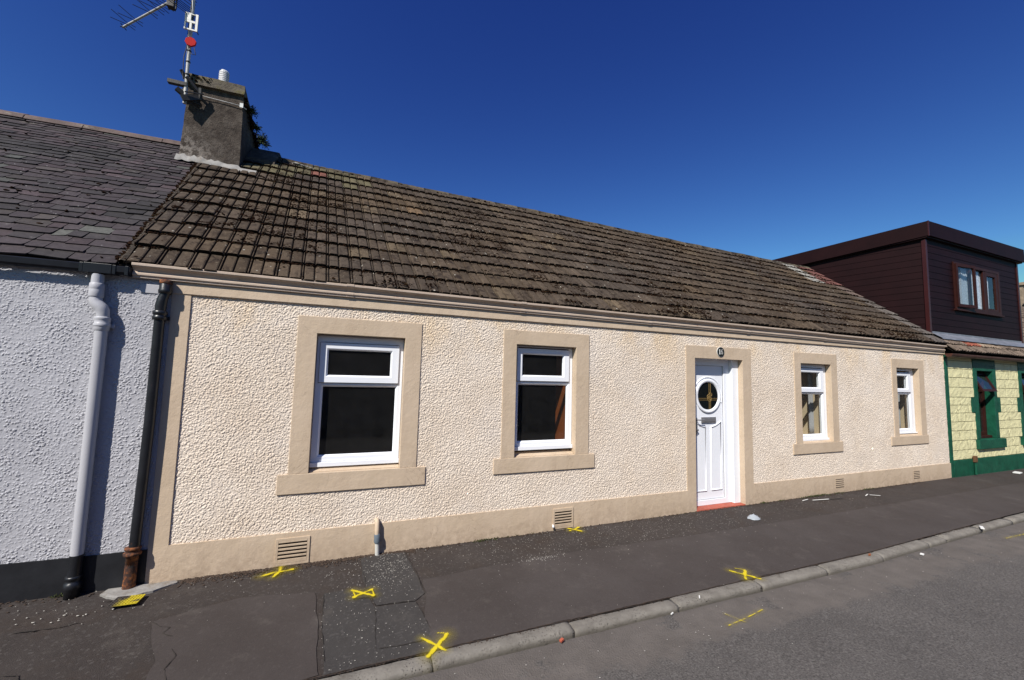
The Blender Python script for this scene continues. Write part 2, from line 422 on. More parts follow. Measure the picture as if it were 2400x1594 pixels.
def pw(x, pts):
    if x <= pts[0][0]: return pts[0][1]
    for (a, b), (c, d) in zip(pts, pts[1:]):
        if x <= c: return lerp(b, d, (x-a)/(c-a))
    return pts[-1][1]
def nz(x, y=0, z=0): return noise.noise((x, y, z))

# ------------------------------------------------------------------ ground
def ykerb(x): return pw(x, [(6.5, -1.47), (7.6, -1.43), (9, -1.39), (10.5, -1.35), (16, -1.22), (30, -1.1)])
def zpave(x, y):
    t = min(1, max(0, -y/1.47)); return -.285-.075*t+.012*max(0, min(1, (x-3)/9))*(1-t)
def kerbstep(x, y):   # ground height incl. kerb and road
    yk = ykerb(x)
    if y > yk: return zpave(x, y)
    if y > yk-.12: 
        q = (yk-y)/.12; return -.361-.010*max(0, q-.7)/.3
    return -.412+min(.09, max(0, (yk-.11-y)*.022))
def GM(x, y):   # points first estimated on a flat plane, moved to the real ground
    X, Y = x, y
    for _ in range(4):
        k = (1.46136-kerbstep(X, Y))/1.75636; X = 1.24184+(x-1.24184)*k; Y = -4.31174+(y+4.31174)*k
    return X, Y
def grid(name, xs, ys, zf, mat, keep=None):
    b = MB(); ny = len(ys)
    vs = [(x, y, zf(x, y)) for x in xs for y in ys]
    fs = [(i*ny+j, (i+1)*ny+j, (i+1)*ny+j+1, i*ny+j+1) for i in range(len(xs)-1) for j in range(ny-1)
          if not keep or keep((xs[i]+xs[i+1])/2, (ys[j]+ys[j+1])/2)]
    b.add(vs, fs, True); return b.build(name, mat)
def rng(a, b, st): n = max(1, int(round((b-a)/st))); return [a+(b-a)*i/n for i in range(n+1)]
g = grid('ground', [-600, -40, 60, 600], [-600, -30, 30, 600], lambda x, y: -.62, M['pave_old']); tag(g, kind='structure')
xs = rng(-6, 6, .05)+rng(6.15, 40, .3)
NY = 30
def pavegrid():
    b = MB(); vs = []; fs = []
    for x in xs:
        yk = ykerb(x)
        for j in range(NY+1):
            y = lerp(.35, yk+.0015, j/NY)
            z = zpave(x, y)+.0035*nz(x*2, y*2)+.0015*nz(x*9, y*9)
            vs.append((x, y, z))
    for i in range(len(xs)-1):
        for j in range(NY): a = i*(NY+1)+j; fs.append((a, a+1, a+NY+2, a+NY+1))
    b.add(vs, fs, True); return b.build('pavement', M['pave_old'])
tag(pavegrid(), kind='structure')
def roadgrid():
    b = MB(); vs = []; fs = []; ts = [0, .02, .05, .1, .16, .25, .35, .5, .7, .9, 1.2, 1.6, 2.2, 3, 4.5, 5.6]
    for x in xs:
        for t in ts: y = ykerb(x)-.11-t; vs.append((x, y, kerbstep(x, y-.02)+.006*nz(x*1.3, y*1.3)+.003*nz(x*6, y*6)))
    n = len(ts)
    for i in range(len(xs)-1):
        for j in range(n-1): a = i*n+j; fs.append((a, a+1, a+n+1, a+n))
    b.add(vs, fs, True); return b.build('road', M['road'])
tag(roadgrid(), kind='structure')
o = MB().box(-6, 40, -9.4, -7.3, -.6, -.33).build('opposite_pavement', M['pave_old']); tag(o, kind='structure')
# kerb stones
joints = [-6.2, -5.2, -4.2, -3.2, -2.2, -1.2, -.2, .84, 1.87, 2.90, 3.87, 4.84, 5.75, 6.68, 7.66, 8.06]
while joints[-1] < 36: joints.append(joints[-1]+.93)
kb = MB()
for a, b_ in zip(joints, joints[1:]):
    if b_ < -3.5: continue
    dz = random.uniform(-.004, .004); dy = random.uniform(-.006, .006)
    prof0 = [(.0, -.12), (.0, -.004), (-.005, 0), (-.05, 0.001), (-.082, -.001), (-.096, -.006), (-.104, -.016), (-.108, -.034), (-.111, -.14)]
    st = .03 if a < 8 else .12
    xx = rng(a+.0025, b_-.0025, st); n = len(prof0); vs = []
    for i, x in enumerate(xx):
        e = min(x-xx[0], xx[-1]-x); rd = .005*math.exp(-e/.010)
        for (py, pz) in prof0:
            q = .004*nz(x*14, py*30, 3)+.0025*nz(x*45, py*60, 8)
            jag = -.010*max(0, nz(x*11, py*12, 5)-.25) if -.12 < py < -.05 else 0
            vs.append((x, ykerb(x)+py+dy+rd*(.5 if py < -.05 else 0)-q*.6, -.358+pz+dz-rd*(1 if pz > -.05 else 0)+(q+jag if pz > -.1 else 0)))
    fs = [(i*n+j, (i+1)*n+j, (i+1)*n+j+1, i*n+j+1) for i in range(len(xx)-1) for j in range(n-1)]
    fs += [tuple(range(n)), tuple(reversed(range((len(xx)-1)*n, len(xx)*n)))]
    kb.add(vs, fs, True)
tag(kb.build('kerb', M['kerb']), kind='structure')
kj = MB()
kj.sweep([(.0, -.372), (-.09, -.372), (-.100, -.385), (-.100, -.5)], rng(-3.4, 36, .3), yoff=ykerb)
tag(kj.build('kerb_bedding', M['crack']), kind='structure')

# pavement patches: sheets 4 mm above each other
def sheet(name, poly, mat, h, rag=.012, st=.04):
    # ragged-edge sheet draped on the pavement; poly is a list of (x,y); built as a fine fan of grid cells inside the polygon
    pts = []
    poly = [GM(*p) for p in poly]; n = len(poly)
    for i in range(n):
        a = Vector(poly[i]); b = Vector(poly[(i+1) % n]); m = max(1, int((b-a).length/st))
        nn = Vector((b-a).yx); nn.x *= -1; nn = nn.normalized()
        for k in range(m):
            p = a.lerp(b, k/m); p = p+nn*rag*nz(p.x*7, p.y*7, i*.3); pts.append((p.x, p.y))
    me_v = [(x, y, zpave(x, y)+h) for x, y in pts]
    import mathutils
    from mathutils.geometry import delaunay_2d_cdt
    inner = [Vector((x, y)) for x in rng(min(p[0] for p in pts), max(p[0] for p in pts), .12) for y in rng(min(p[1] for p in pts), max(p[1] for p in pts), .1)]
    def inside(q):
        c = False; j = len(pts)-1
        for i in range(len(pts)):
            xi, yi = pts[i]; xj, yj = pts[j]
            if (yi > q.y) != (yj > q.y) and q.x < (xj-xi)*(q.y-yi)/(yj-yi)+xi: c = not c
            j = i
        return c
    inner = [q for q in inner if inside(q)]
    vs = [Vector(p) for p in pts]+inner
    r = delaunay_2d_cdt(vs, [], [list(range(len(pts)))], 1, 1e-6)
    b = MB(); b.add([(v.x, v.y, zpave(v.x, v.y)+h+.0035*nz(v.x*2, v.y*2)) for v in r[0]], [tuple(f) for f in r[2]], True)
    o = b.build(name, mat); tag(o, kind='structure'); return o
yk = -1.562
sheet('pavement_patch', [(1.97, -.63), (2.63, -.575), (3.33, -.55), (4.85, -.60), (7, -.62), (11, -.60), (20, -.55), (20, -1.31), (10.5, -1.452), (9, -1.49), (7.6, -1.528), (6.5, yk), (1.90, yk), (1.885, -1.2), (1.95, -.87)], M['pave_new'], .006)
sheet('pavement_patch', [(.12, -.62), (.6, -.46), (1.14, -.56), (1.19, -1.1), (1.21, yk), (.35, yk), (.30, -1.1)], M['pave_new'], .006, .02)
sheet('pavement_patch', [(1.20, -.60), (1.50, -.62), (1.56, -.93), (1.86, -.955), (1.89, -1.2), (1.91, yk), (1.235, yk), (1.21, -1.0)], M['pave_grey'], .005, .01)
sheet('pavement_patch', [(1.50, -.03), (1.90, -.03), (1.95, -.86), (1.855, -.945), (1.575, -.915), (1.515, -.6), (1.49, -.31)], M['pave_grey'], .0065, .01)
# cracks
def ribbon(pts, w, b, rag=.008, h=.011, st=.02):
    out = []; pts = [GM(*p) for p in pts]; w *= .55
    for (a, c) in zip(pts, pts[1:]):
        a = Vector(a); c = Vector(c); m = max(1, int((c-a).length/st))
        out += [a.lerp(c, k/m) for k in range(m)]
    out.append(Vector(pts[-1])); L = []; 
    for i, p in enumerate(out):
        d = (out[min(i+1, len(out)-1)]-out[max(i-1, 0)]).normalized(); nn = Vector((-d.y, d.x))
        p = p+nn*rag*(nz(p.x*13, p.y*13, 1)+.6*nz(p.x*50, p.y*50, 2))
        ww = w*max(.12, .6+1.3*nz(p.x*17, p.y*17, 9))*(.3 if i in (0, len(out)-1) else 1)
        for s_ in (-1, 1):
            q = p+nn*ww/2*s_; L.append((q.x, q.y, zpave(q.x, q.y)+h+.0035*nz(q.x*2, q.y*2)))
    b.add(L, [(2*i, 2*i+1, 2*i+3, 2*i+2) for i in range(len(out)-1)], True)
for pts, w in [([(1.905,-.05),(1.93,-.4),(1.955,-.87)], .014), ([(1.575,-.922),(1.70,-.925),(1.848,-.95)], .009), ([(1.862,-.96),(1.88,-1.15),(1.90,-1.33)], .010),
               ([(1.565,-.95),(1.545,-1.2),(1.53,-1.45)], .006), ([(1.50,-.33),(1.52,-.6),(1.565,-.92)], .008), ([(1.205,-.62),(1.20,-1.0),(1.235,-1.45)], .012),
               ([(.12,-.63),(.20,-.70),(.26,-.74),(.24,-.80),(.31,-.86)], .012), ([(.35,-1.0),(.40,-1.09),(.38,-1.2),(.43,-1.33)], .010),
               ([(-.66,-.48),(-.45,-.50),(-.30,-.47)], .03), ([(-.34,-.19),(-.24,-.22),(-.15,-.235)], .02), ([(1.55,-1.44),(1.7,-1.445),(1.86,-1.45)], .02),
               ([(1.97,-.635),(2.63,-.578),(3.33,-.553),(4.85,-.603),(7,-.623)], .005), ([(-.6, -.9), (-.35, -1.0), (-.2, -1.25)], .012)]:
    b = MB(); ribbon(pts, w, b); tag(b.build('pavement_crack', M['crack']), kind='structure')
b = MB(); yy = [((x-1.242)/1.037+1.242, (ykerb(x)+.004+4.312)/1.037-4.312) for x in rng(-3, 10, .3)]; ribbon(yy, .012, b, .006, .008); tag(b.build('kerb_joint_dirt', M['dirt']), kind='structure')

# ------------------------------------------------------------------ the cream cottage
cot = thing('cottage', (6, 0, -.3), 'long low cream roughcast cottage with brown mossy tiled roof and white door', 'cottage')
WIN = [  # x0,x1,z0,z1, outer x0,x1,ztop, sill x0,x1,zbot, sashbot, g1bot, g1top, g2top, g2bot, frbot, whitesillbot, frameR, sashR
 (1.000, 1.817, .514, 1.808, .833, 1.981, 1.968, .751, 2.074, .337, 1.345, 1.418, 1.661, 1.306, .659, .594, .552, .045, .075, .032),
 (3.050, 3.826, .550, 1.811, 2.892, 4.007, 1.971, 2.809, 4.092, .386, 1.398, 1.467, 1.706, 1.354, .716, .658, .615, .055, .075, .04),
 (7.871, 8.612, .527, 1.763, 7.721, 8.766, 1.931, 7.647, 8.843, .366, 1.311, 1.389, 1.622, 1.277, .647, .582, .547, .085, .085, .04),
 (10.461, 11.171, .552, 1.771, 10.315, 11.345, 1.932, 10.204, 11.380, .400, 1.332, 1.400, 1.624, 1.288, .673, .605, .583, .12, .10, .04)]
DX0, DX1, DZ1 = 5.694, 6.604, 1.762
BB = 2.076
# roughcast panel: dense grid, displaced
def roughpanel(name, x0, x1, z0, z1, holes, mat, parent, y=.012, k=.05, d0=.0056):
    xs_ = [x0]
    while xs_[-1] < x1: xs_.append(xs_[-1]+d0*(1+max(0, xs_[-1])*k))
    xs_[-1] = x1; X = np.array(xs_); Z = np.linspace(z0, z1, int((z1-z0)/.0068)+1)
    nx, nz_ = len(X), len(Z)
    V = np.zeros((nx, nz_, 3)); V[:, :, 0] = X[:, None]; V[:, :, 2] = Z[None, :]; V[:, :, 1] = y
    I = np.arange(nx*nz_).reshape(nx, nz_)
    cx = (X[1:]+X[:-1])/2; cz = (Z[1:]+Z[:-1])/2
    keep = np.ones((nx-1, nz_-1), bool)
    for (a, b2, c, d) in holes: keep &= ~((cx[:, None] > a) & (cx[:, None] < b2) & (cz[None, :] > c) & (cz[None, :] < d))
    F = np.stack([I[:-1, :-1], I[1:, :-1], I[1:, 1:], I[:-1, 1:]], -1)[keep]
    off = np.array(parent_world(parent)); V = V.reshape(-1, 3)-off
    used = np.unique(F); mp = -np.ones(len(V), int); mp[used] = np.arange(len(used)); V = V[used]; F = mp[F]
    me = bpy.data.meshes.new(name); me.vertices.add(len(V)); me.vertices.foreach_set('co', V.ravel())
    me.loops.add(F.size); me.loops.foreach_set('vertex_index', F.ravel())
    me.polygons.add(len(F)); me.polygons.foreach_set('loop_start', np.arange(0, F.size, 4)); me.polygons.foreach_set('loop_total', np.full(len(F), 4))
    me.polygons.foreach_set('use_smooth', np.ones(len(F), bool))
    me.update(calc_edges=True); me.materials.append(mat)
    o = bpy.data.objects.new(name, me); COL.objects.link(o); o.parent = parent; return o
holes = [(w[4]+.012, w[5]-.012, w[2]-.02, w[6]-.012) for w in WIN]+[(w[7]+.012, w[8]-.012, w[9]+.012, w[2]-.01) for w in WIN]+[(5.54+.012, 6.772-.012, -.1, 1.93-.012)]
roughpanel('wall', -.004, 12.085, -.012, BB+.01, holes, M['roughcast'], cot)
# masonry core with openings (also the interior faces)
core = MB(); y0, y1 = .026, .50
def core_seg(a, b_, z0=-.5, z1=2.1): core.box(a, b_, y0, y1, z0, z1)
edges = []
ops = [(w[0]-.0, w[1]+.0, w[2]-.0, w[3]) for w in WIN[:2]]+[(DX0, DX1, -.5, DZ1)]+[(w[0], w[1], w[2], w[3]) for w in WIN[2:]]
xp = -.133
for a, b_, c, d in ops:
    core_seg(xp, a-.02)
    if c > -.4: core_seg(a-.02, b_+.02, -.5, c-.02)
    core_seg(a-.02, b_+.02, d+.02, 2.1)
    xp = b_+.02
core_seg(xp, 12.09)
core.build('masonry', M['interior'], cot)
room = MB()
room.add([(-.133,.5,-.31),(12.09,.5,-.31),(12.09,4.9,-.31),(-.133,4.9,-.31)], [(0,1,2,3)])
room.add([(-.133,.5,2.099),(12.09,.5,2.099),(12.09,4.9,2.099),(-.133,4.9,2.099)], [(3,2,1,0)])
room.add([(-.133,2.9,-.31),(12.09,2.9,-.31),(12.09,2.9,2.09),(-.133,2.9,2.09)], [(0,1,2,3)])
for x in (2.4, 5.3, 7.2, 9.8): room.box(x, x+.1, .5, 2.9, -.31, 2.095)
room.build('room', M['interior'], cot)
sh = MB(); sh.box(-.133, 12.09, 4.9, 5.15, -.5, 2.1); sh.box(-.133, -.03, .505, 4.895, -.5, 2.095); sh.box(11.99, 12.09, .505, 4.895, -.5, 2.095)
sh.build('rear_wall', M['interior'], cot)
# trims: quoin, plinth, band
plinth_prof = lambda x: 0
t = MB()
def wavy_slab(b, x0, x1, z0, z1, y=-.004, back=.03, st=.12):
    X = rng(x0, x1, st); vs = []
    for x in X:
        q = .0015*nz(x*3, 7)
        vs += [(x, back, z0), (x, y+q, z0), (x, y+q, z1), (x, back, z1)]
    fs = []
    for i in range(len(X)-1):
        for j in range(4): a = i*4+j; c = i*4+(j+1) % 4; fs.append((a, a+4, c+4, c))
    fs += [(3, 2, 1, 0), tuple(len(vs)-4+k for k in range(4))]
    b.add(vs, fs)
t.box(-.133, 0, -.0042, .03, .0005, 2.0755)
t.build('quoin', M['trim'], cot)
pl_ = MB()
wavy_slab(pl_, -.133, 5.539, -.34, 0); wavy_slab(pl_, 6.775, 12.094, -.34, 0)
pl_.build('plinth', M['trim'], cot)
bd = MB()
X = rng(-.137, 12.10, .15); vs = []
for x in X:
    q = .003*nz(x*2, 3)
    gz = 2.19
    vs += [(x, .03, BB+q), (x, -.008, BB+q), (x, -.012, BB+q+.006), (x, -.010, gz), (x, .03, gz)]
bd.add(vs, [(i*5+j, (i+1)*5+j, (i+1)*5+(j+1) % 5, i*5+(j+1) % 5) for i in range(len(X)-1) for j in range(5)]+[(4,3,2,1,0), tuple(len(vs)-5+k for k in range(5))])
bd.build('wall_band', M['trim'], cot)
# windows
def picture(b, x0, x1, z0, z1, wL, wR, wB, wT, y0, y1):
    """rectangular frame with mitred corners; faces front at y0, back y1"""
    o_ = [(x0, z0), (x1, z0), (x1, z1), (x0, z1)]; i_ = [(x0+wL, z0+wB), (x1-wR, z0+wB), (x1-wR, z1-wT), (x0+wL, z1-wT)]
    vs = [(x, y0, z) for x, z in o_]+[(x, y0, z) for x, z in i_]+[(x, y1, z) for x, z in o_]+[(x, y1, z) for x, z in i_]
    fs = []
    for k in range(4):
        m = (k+1) % 4
        fs += [(k, m, 4+m, 4+k), (4+k, 4+m, 12+m, 12+k), (8+m, 8+k, 12+k, 12+m), (m, k, 8+k, 8+m)]
    b.add(vs, fs)
def bead(b, x0, x1, z0, z1, w, y0, y1):
    """sloping glazing bead inside an opening"""
    o_ = [(x0, z0), (x1, z0), (x1, z1), (x0, z1)]; i_ = [(x0+w, z0+w), (x1-w, z0+w), (x1-w, z1-w), (x0+w, z1-w)]
    vs = [(x, y0, z) for x, z in o_]+[(x, y1, z) for x, z in i_]
    b.add(vs, [(k, (k+1) % 4, 4+(k+1) % 4, 4+k) for k in range(4)])
for wi, w in enumerate(WIN):
    (X0, X1, Z0, Z1, OX0, OX1, OZ, SX0, SX1, SZ, sb, g1b, g1t, g2t, g2b, frb, wsb, fR, sR, fL) = w
    # surround (stone margin with projecting sill), one part
    s_ = MB(); yf = -.003
    s_.prism([(OX0, Z0), (OX0, OZ), (OX1, OZ), (OX1, Z0), (X1, Z0), (X1, Z1), (X0, Z1), (X0, Z0)], yf, .12)
    s_.build('window_surround', M['trim'], cot, .003)
    s_ = MB()
    s_.hexa([(SX0, -.008, SZ), (SX1, -.008, SZ), (SX1, .03, SZ), (SX0, .03, SZ), (SX0, -.008, Z0-.001), (SX1, -.008, Z0-.001), (SX1, .03, Z0-.001), (SX0, .03, Z0-.001)])
    s_.hexa([(X0+.001, .031, Z0-.02), (X1-.001, .031, Z0-.02), (X1-.001, .14, Z0-.02), (X0+.001, .14, Z0-.02), (X0+.001, .031, Z0+.008), (X1-.001, .031, Z0+.008), (X1-.001, .14, Z0+.04), (X0+.001, .14, Z0+.04)])
    s_.build('window_sill', M['trim'], cot, .004)
    win = bpy.data.objects.new('window', None); COL.objects.link(win); win.parent = cot
    win.location = Vector(((X0+X1)/2, .08, Z0))-Vector(cot.location)
    f = MB(); yF = .085
    fx0, fx1 = X0+.003, X1-.003
    # outer frame with opening for both lights
    picture(f, fx0, fx1, frb, Z1-.012, .055, fR+.002, g2b-frb-.018, Z1-.012-(sb+.39), yF, .145)
    f.box(X0+.003, X1-.003, .098, .14, Z1-.0119, Z1-.002)
    f.box(fx0+.056, fx1-fR-.003, yF+.002, .145, g2t+.014, sb+.03)   # transom
    f.build('window_frame', M['upvc'], win, .003)
    f = MB(); f.box(X0+.002, X1-.002, .058, .15, wsb, frb-.002)
    f.build('frame_sill', M['upvc'], win, .003)
    # drain slots dark
    # beads of the lower pane
    f = MB(); bead(f, fx0+.054, fx1-fR-.001, g2b-.019, g2t+.015, .017, yF+.001, .108)
    f.build('glazing_bead', M['upvc'], win)
    # top-hung sash
    f = MB(); sx0, sx1 = X0+fL, X1-fR+.0
    st_ = min(Z1-.035, g1t+.068)
    picture(f, sx0, sx1, sb, st_, g1b and .062, sR-.006, g1b-sb-.014, st_-g1t-.012, .068, .13)
    bead(f, sx0+.0615, sx1-sR+.0065, g1b-.0145, g1t+.0125, .014, .069, .09)
    f.build('top_sash', M['upvc'], win, .003)
    f = MB(); picture(f, sx0-.004, sx1+.004, sb-.006, st_+.004, .01, .01, .01, .01, .080, .10)
    f.build('window_seal', M['seal'], win)
    p = MB(); p.add([(sx0+.07, .094, g1b-.004), (sx1-sR+.012, .094, g1b-.004), (sx1-sR+.012, .094, g1t+.004), (sx0+.07, .094, g1t+.004)], [(0,1,2,3)])
    p.build('glass_pane', M['glass'], win)
    p = MB(); p.add([(fx0+.06, .110, g2b-.004), (fx1-fR-.012, .110, g2b-.004), (fx1-fR-.012, .110, g2t+.004), (fx0+.06, .110, g2t+.004)], [(0,1,2,3)])
    p.build('glass_pane', M['glass'], win)
    # inner reveal lining, splayed
    L = MB(); sp = .07 if wi < 2 else .03
    mat = M['orange_wood'] if wi < 2 else M['cream_interior']
    a, c, d, e = (X0+.01, .147, Z0+.01, Z1-.01), (X1-.01,), None, None
    for (xa, xb) in ((X0+.012, X0-.012), (X1-.012, X1+.015)):
        L.hexa([(xa, .147, wsb), (xa+(.003 if xa > X0+.1 else -.003), .147, wsb), (xb+(.003 if xa > X0+.1 else -.003), .53, wsb), (xb, .53, wsb),
                (xa, .147, Z1-.01), (xa+(.003 if xa > X0+.1 else -.003), .147, Z1-.01), (xb+(.003 if xa > X0+.1 else -.003), .53, Z1-.01), (xb, .53, Z1-.01)])
    L.box(X0-.03, X1+.03, .147, .56, wsb-.008, wsb+.012)
    L.box(X0-.03, X1+.03, .147, .53, Z1-.009, Z1+.006)
    L.build('window_lining', mat, win)
# door surround + door
s_ = MB(); s_.prism([(5.540, -.34), (5.540, 1.929), (6.773, 1.929), (6.773, -.34), (DX1, -.34), (DX1, DZ1), (DX0, DZ1), (DX0, -.34)], -.003, .10)
s_.build('door_surround', M['trim'], cot)
s_ = MB()
for i in range(6):
    a = DX0+.002+i*(DX1-DX0-.004)/6; s_.box(a+.0015, a+(DX1-DX0-.004)/6-.0015, -.006, .15, -.35, -.268+random.uniform(-.001, .001))
s_.build('doorstep', M['red_tile'], cot, .002)
door = bpy.data.objects.new('door', None); COL.objects.link(door); door.parent = cot; door.location = Vector((6.085, .15, -.27))-Vector(cot.location)
f = MB(); yd = .158
picture(f, DX0+.002, 6.482, -.266, 1.755, .10, .108, .07, .085, yd-.028, .22)
f.box(6.484, DX1-.002, .075, .2, -.266, 1.755)
f.box(DX0+.002, DX1-.002, .064, .16, 1.7555, 1.7605)
f.build('door_frame', M['upvc'], door, .004)
f = MB(); f.box(DX0+.104, 6.372, yd-.006, .215, -.195, 1.668)
f.build('door_leaf', M['upvc'], door, .004)
f = MB(); picture(f, DX0+.098, 6.378, -.2, 1.674, .008, .008, .008, .008, yd-.012, .2); f.build('door_seal', M['seal'], door)
def torus_arc(b, cx, cz, r, t0, t1, w, y, n=40):
    pts = [(cx+r*math.cos(lerp(t0, t1, i/n)), y, cz+r*math.sin(lerp(t0, t1, i/n))) for i in range(n+1)]
    b.tube(pts, w, 8)
OC = (6.085, 1.235)
f = MB()
torus_arc(f, *OC, .268, R_(-20), R_(200), .011, yd-.007)
# lower mouldings with curved tops
for sgn in (-1, 1):
    xi, xo = 6.085+sgn*.05, 6.085+sgn*.243
    pts = []
    for i in range(13):
        x = lerp(xi, xo, i/12); dx = x-OC[0]
        pts.append((x, yd-.008, .80+.078*(max(0, abs(dx)-.05)/.193)**1.7))
    loop = [(xi, yd-.008, -.075)]+pts+[(xo, yd-.008, -.075), (xi, yd-.008, -.075)]
    f.tube(loop, .010, 8)
f.build('door_moulding', M['upvc'], door)
f = MB(); N = 48
def ringmesh(b, r0, r1, ya, yb):
    vs = []; 
    for i in range(N):
        t_ = 2*math.pi*i/N; c_, s2 = math.cos(t_), math.sin(t_)
        vs += [(OC[0]+r1*c_, ya+.02, OC[1]+r1*s2), (OC[0]+r1*c_, ya+.004, OC[1]+r1*s2), (OC[0]+(r1-.01)*c_, ya, OC[1]+(r1-.01)*s2), (OC[0]+(r0+.01)*c_, ya, OC[1]+(r0+.01)*s2), (OC[0]+r0*c_, yb, OC[1]+r0*s2)]
    b.add(vs, [(i*5+j, ((i+1) % N)*5+j, ((i+1) % N)*5+j+1, i*5+j+1) for i in range(N) for j in range(4)], True)
ringmesh(f, .193, .238, yd-.026, yd-.008); f.build('round_window_frame', M['upvc'], door)
f = MB(); f.add([(OC[0]+.196*math.cos(2*math.pi*i/N), yd-.0085, OC[1]+.196*math.sin(2*math.pi*i/N)) for i in range(N)], [tuple(range(N))])
rw = f.build('round_window_glass', M['darkglass'], door)
f = MB(); yl = yd-.0105
for x in (6.108, 6.135):
    h_ = math.sqrt(.193**2-(x-OC[0])**2); f.bar((x, yl, OC[1]-h_), (x, yl, OC[1]+h_), .004, .003, (0,1,0))
for z in (1.178, 1.202):
    h_ = math.sqrt(.193**2-(z-OC[1])**2); f.bar((OC[0]-h_, yl, z), (OC[0]+h_, yl, z), .004, .003, (0,1,0))
def sarc(b, cx, cz, r, t0, t1):
    b.tube([(cx+r*math.cos(R_(lerp(t0, t1, i/18))), yl-.001, cz+r*math.sin(R_(lerp(t0, t1, i/18)))) for i in range(19)], .0032, 6)
sarc(f, 6.112, 1.195, .036, 0, 360); sarc(f, 6.132, 1.255, .026, -60, 240); sarc(f, 6.118, 1.2, .018, 20, 320); sarc(f, 6.1, 1.225, .03, 60, 200)
f.build('leading', M['gold'], door)
f = MB(); f.box(5.952, 6.223, yd-.022, yd-.0065, .858, .938); f.box(5.972, 6.203, yd-.027, yd-.0225, .874, .922); f.build('letter_plate', M['silver'], door, .003)
f = MB(); f.box(5.842, 5.872, yd-.022, yd-.0065, .70, .93); f.tube([(5.857, yd-.02, .905), (5.857, yd-.062, .905), (5.90, yd-.066, .905), (5.96, yd-.066, .902)], .009, 10)
f.tube([(5.857, yd-.02, .765), (5.857, yd-.045, .765)], .014, 12); f.build('door_handle', M['silver'], door, .002)
# number plaque
pq = bpy.data.objects.new('number_plaque', None); COL.objects.link(pq); pq.parent = cot; pq.location = Vector((6.167, -.01, 1.862))-Vector(cot.location)
f = MB(); cx, cz = 6.167, 1.862
def disc(b, r, ya, yb, n=40, sx=1.0): b.prism([(cx+r*sx*math.cos(2*math.pi*i/n), cz+r*math.sin(2*math.pi*i/n)) for i in range(n)], ya, yb)
disc(f, .072, -.010, -.003); f.build('plaque_rim', M['plaque_white'], pq, .002)
f = MB(); disc(f, .066, -.0135, -.0102); f.build('plaque_face', M['plaque_black'], pq)
f = MB(); ya, yb = -.0165, -.0137
f.prism([(cx-.036, cz-.034), (cx-.010, cz-.034), (cx-.010, cz-.028), (cx-.0165, cz-.026), (cx-.0165, cz+.036), (cx-.022, cz+.036), (cx-.038, cz+.024), (cx-.036, cz+.019), (cx-.0285, cz+.022), (cx-.0285, cz-.026), (cx-.036, cz-.028)], ya, yb)
six = []
def strip(b, pts, ws):
    L = []
    for i, p in enumerate(pts):
        a = Vector(pts[max(i-1, 0)]); c = Vector(pts[min(i+1, len(pts)-1)]); d = (c-a).normalized(); nn = Vector((-d.y, d.x))*ws[i]/2
        L += [(p[0]+nn.x, ya, p[1]+nn.y), (p[0]-nn.x, ya, p[1]-nn.y)]
    b.add(L, [(2*i, 2*i+1, 2*i+3, 2*i+2) for i in range(len(pts)-1)])
bx, bz = cx+.0185, cz-.013
circ = [(bx+.0135*math.cos(R_(t_)), bz+.0175*math.sin(R_(t_))) for t_ in range(0, 361, 15)]
strip(f, circ, [.0052+.0030*abs(math.cos(R_(t_))) for t_ in range(0, 361, 15)])
arc = [(cx+.028, cz+.031), (cx+.020, cz+.032), (cx+.012, cz+.024), (cx+.006, cz+.010), (cx+.0035, cz-.008), (bx-.0145, bz)]
strip(f, arc, [.011, .008, .008, .009, .010, .010])
f.build('digits', M['plaque_white'], pq)
# air vents
for (a, b_, z1, z0, fr) in [(.800, 1.030, -.065, -.255, True), (3.565, 3.785, -.066, -.246, True), (8.612, 8.818, -.046, -.198, False), (10.818, 11.016, -.062, -.206, False)]:
    v = bpy.data.objects.new('air_vent', None); COL.objects.link(v); v.parent = cot; v.location = Vector(((a+b_)/2, -.01, z0))-Vector(cot.location)
    f = MB(); e = .022 if fr else .006
    picture(f, a-e, b_+e, z0-e, z1+e, e-.001, e-.001, e-.001, e-.001, -.0125 if fr else -.006, -.003); 
    ns = 6 if fr else 5; hh = (z1-z0)/ns
    for k in range(ns):
        zc = z0+hh*k
        f.box(a, b_, -.0135 if fr else -.0085, -.0056 if not fr else -.006, zc+((.016 if fr else .011) if k or not fr else 0), zc+hh)
    f.build('vent_louvres', M['trim'], v, .0015)
    f = MB(); f.add([(a-.001, -.0055, z0-.001), (b_+.001, -.0055, z0-.001), (b_+.001, -.0055, z1+.001), (a-.001, -.0055, z1+.001)], [(0,1,2,3)]); f.build('vent_shade_sheet', M['dark_void'], v)  # flat dark sheet on the plinth: shade of the slots put into its colour
# overflow pipe
v = bpy.data.objects.new('waste_pipe', None); COL.objects.link(v); v.parent = cot; v.location = Vector((1.64, -.03, -.3))-Vector(cot.location)
f = MB(); f.tube([(1.628, .01, .03), (1.628, -.02, .032), (1.629, -.036, .018), (1.632, -.038, -.09)], .021, 14); f.build('pipe_upper', M['trim'], v)
f = MB(); f.tube([(1.632, -.04, -.085), (1.634, -.04, -.10), (1.636, -.041, -.12), (1.636, -.041, -.15), (1.637, -.041, -.165)], [.025, .030, .029, .031, .026], 14); f.build('pipe_coupling', painted('blue_grey_plastic', (.12, .15, .18), .1, .4), v)
f = MB(); f.tube([(1.637, -.04, -.16), (1.641, -.036, -.24), (1.644, -.034, -.30)], .0205, 14); f.build('pipe_lower', M['grey_plastic'], v)

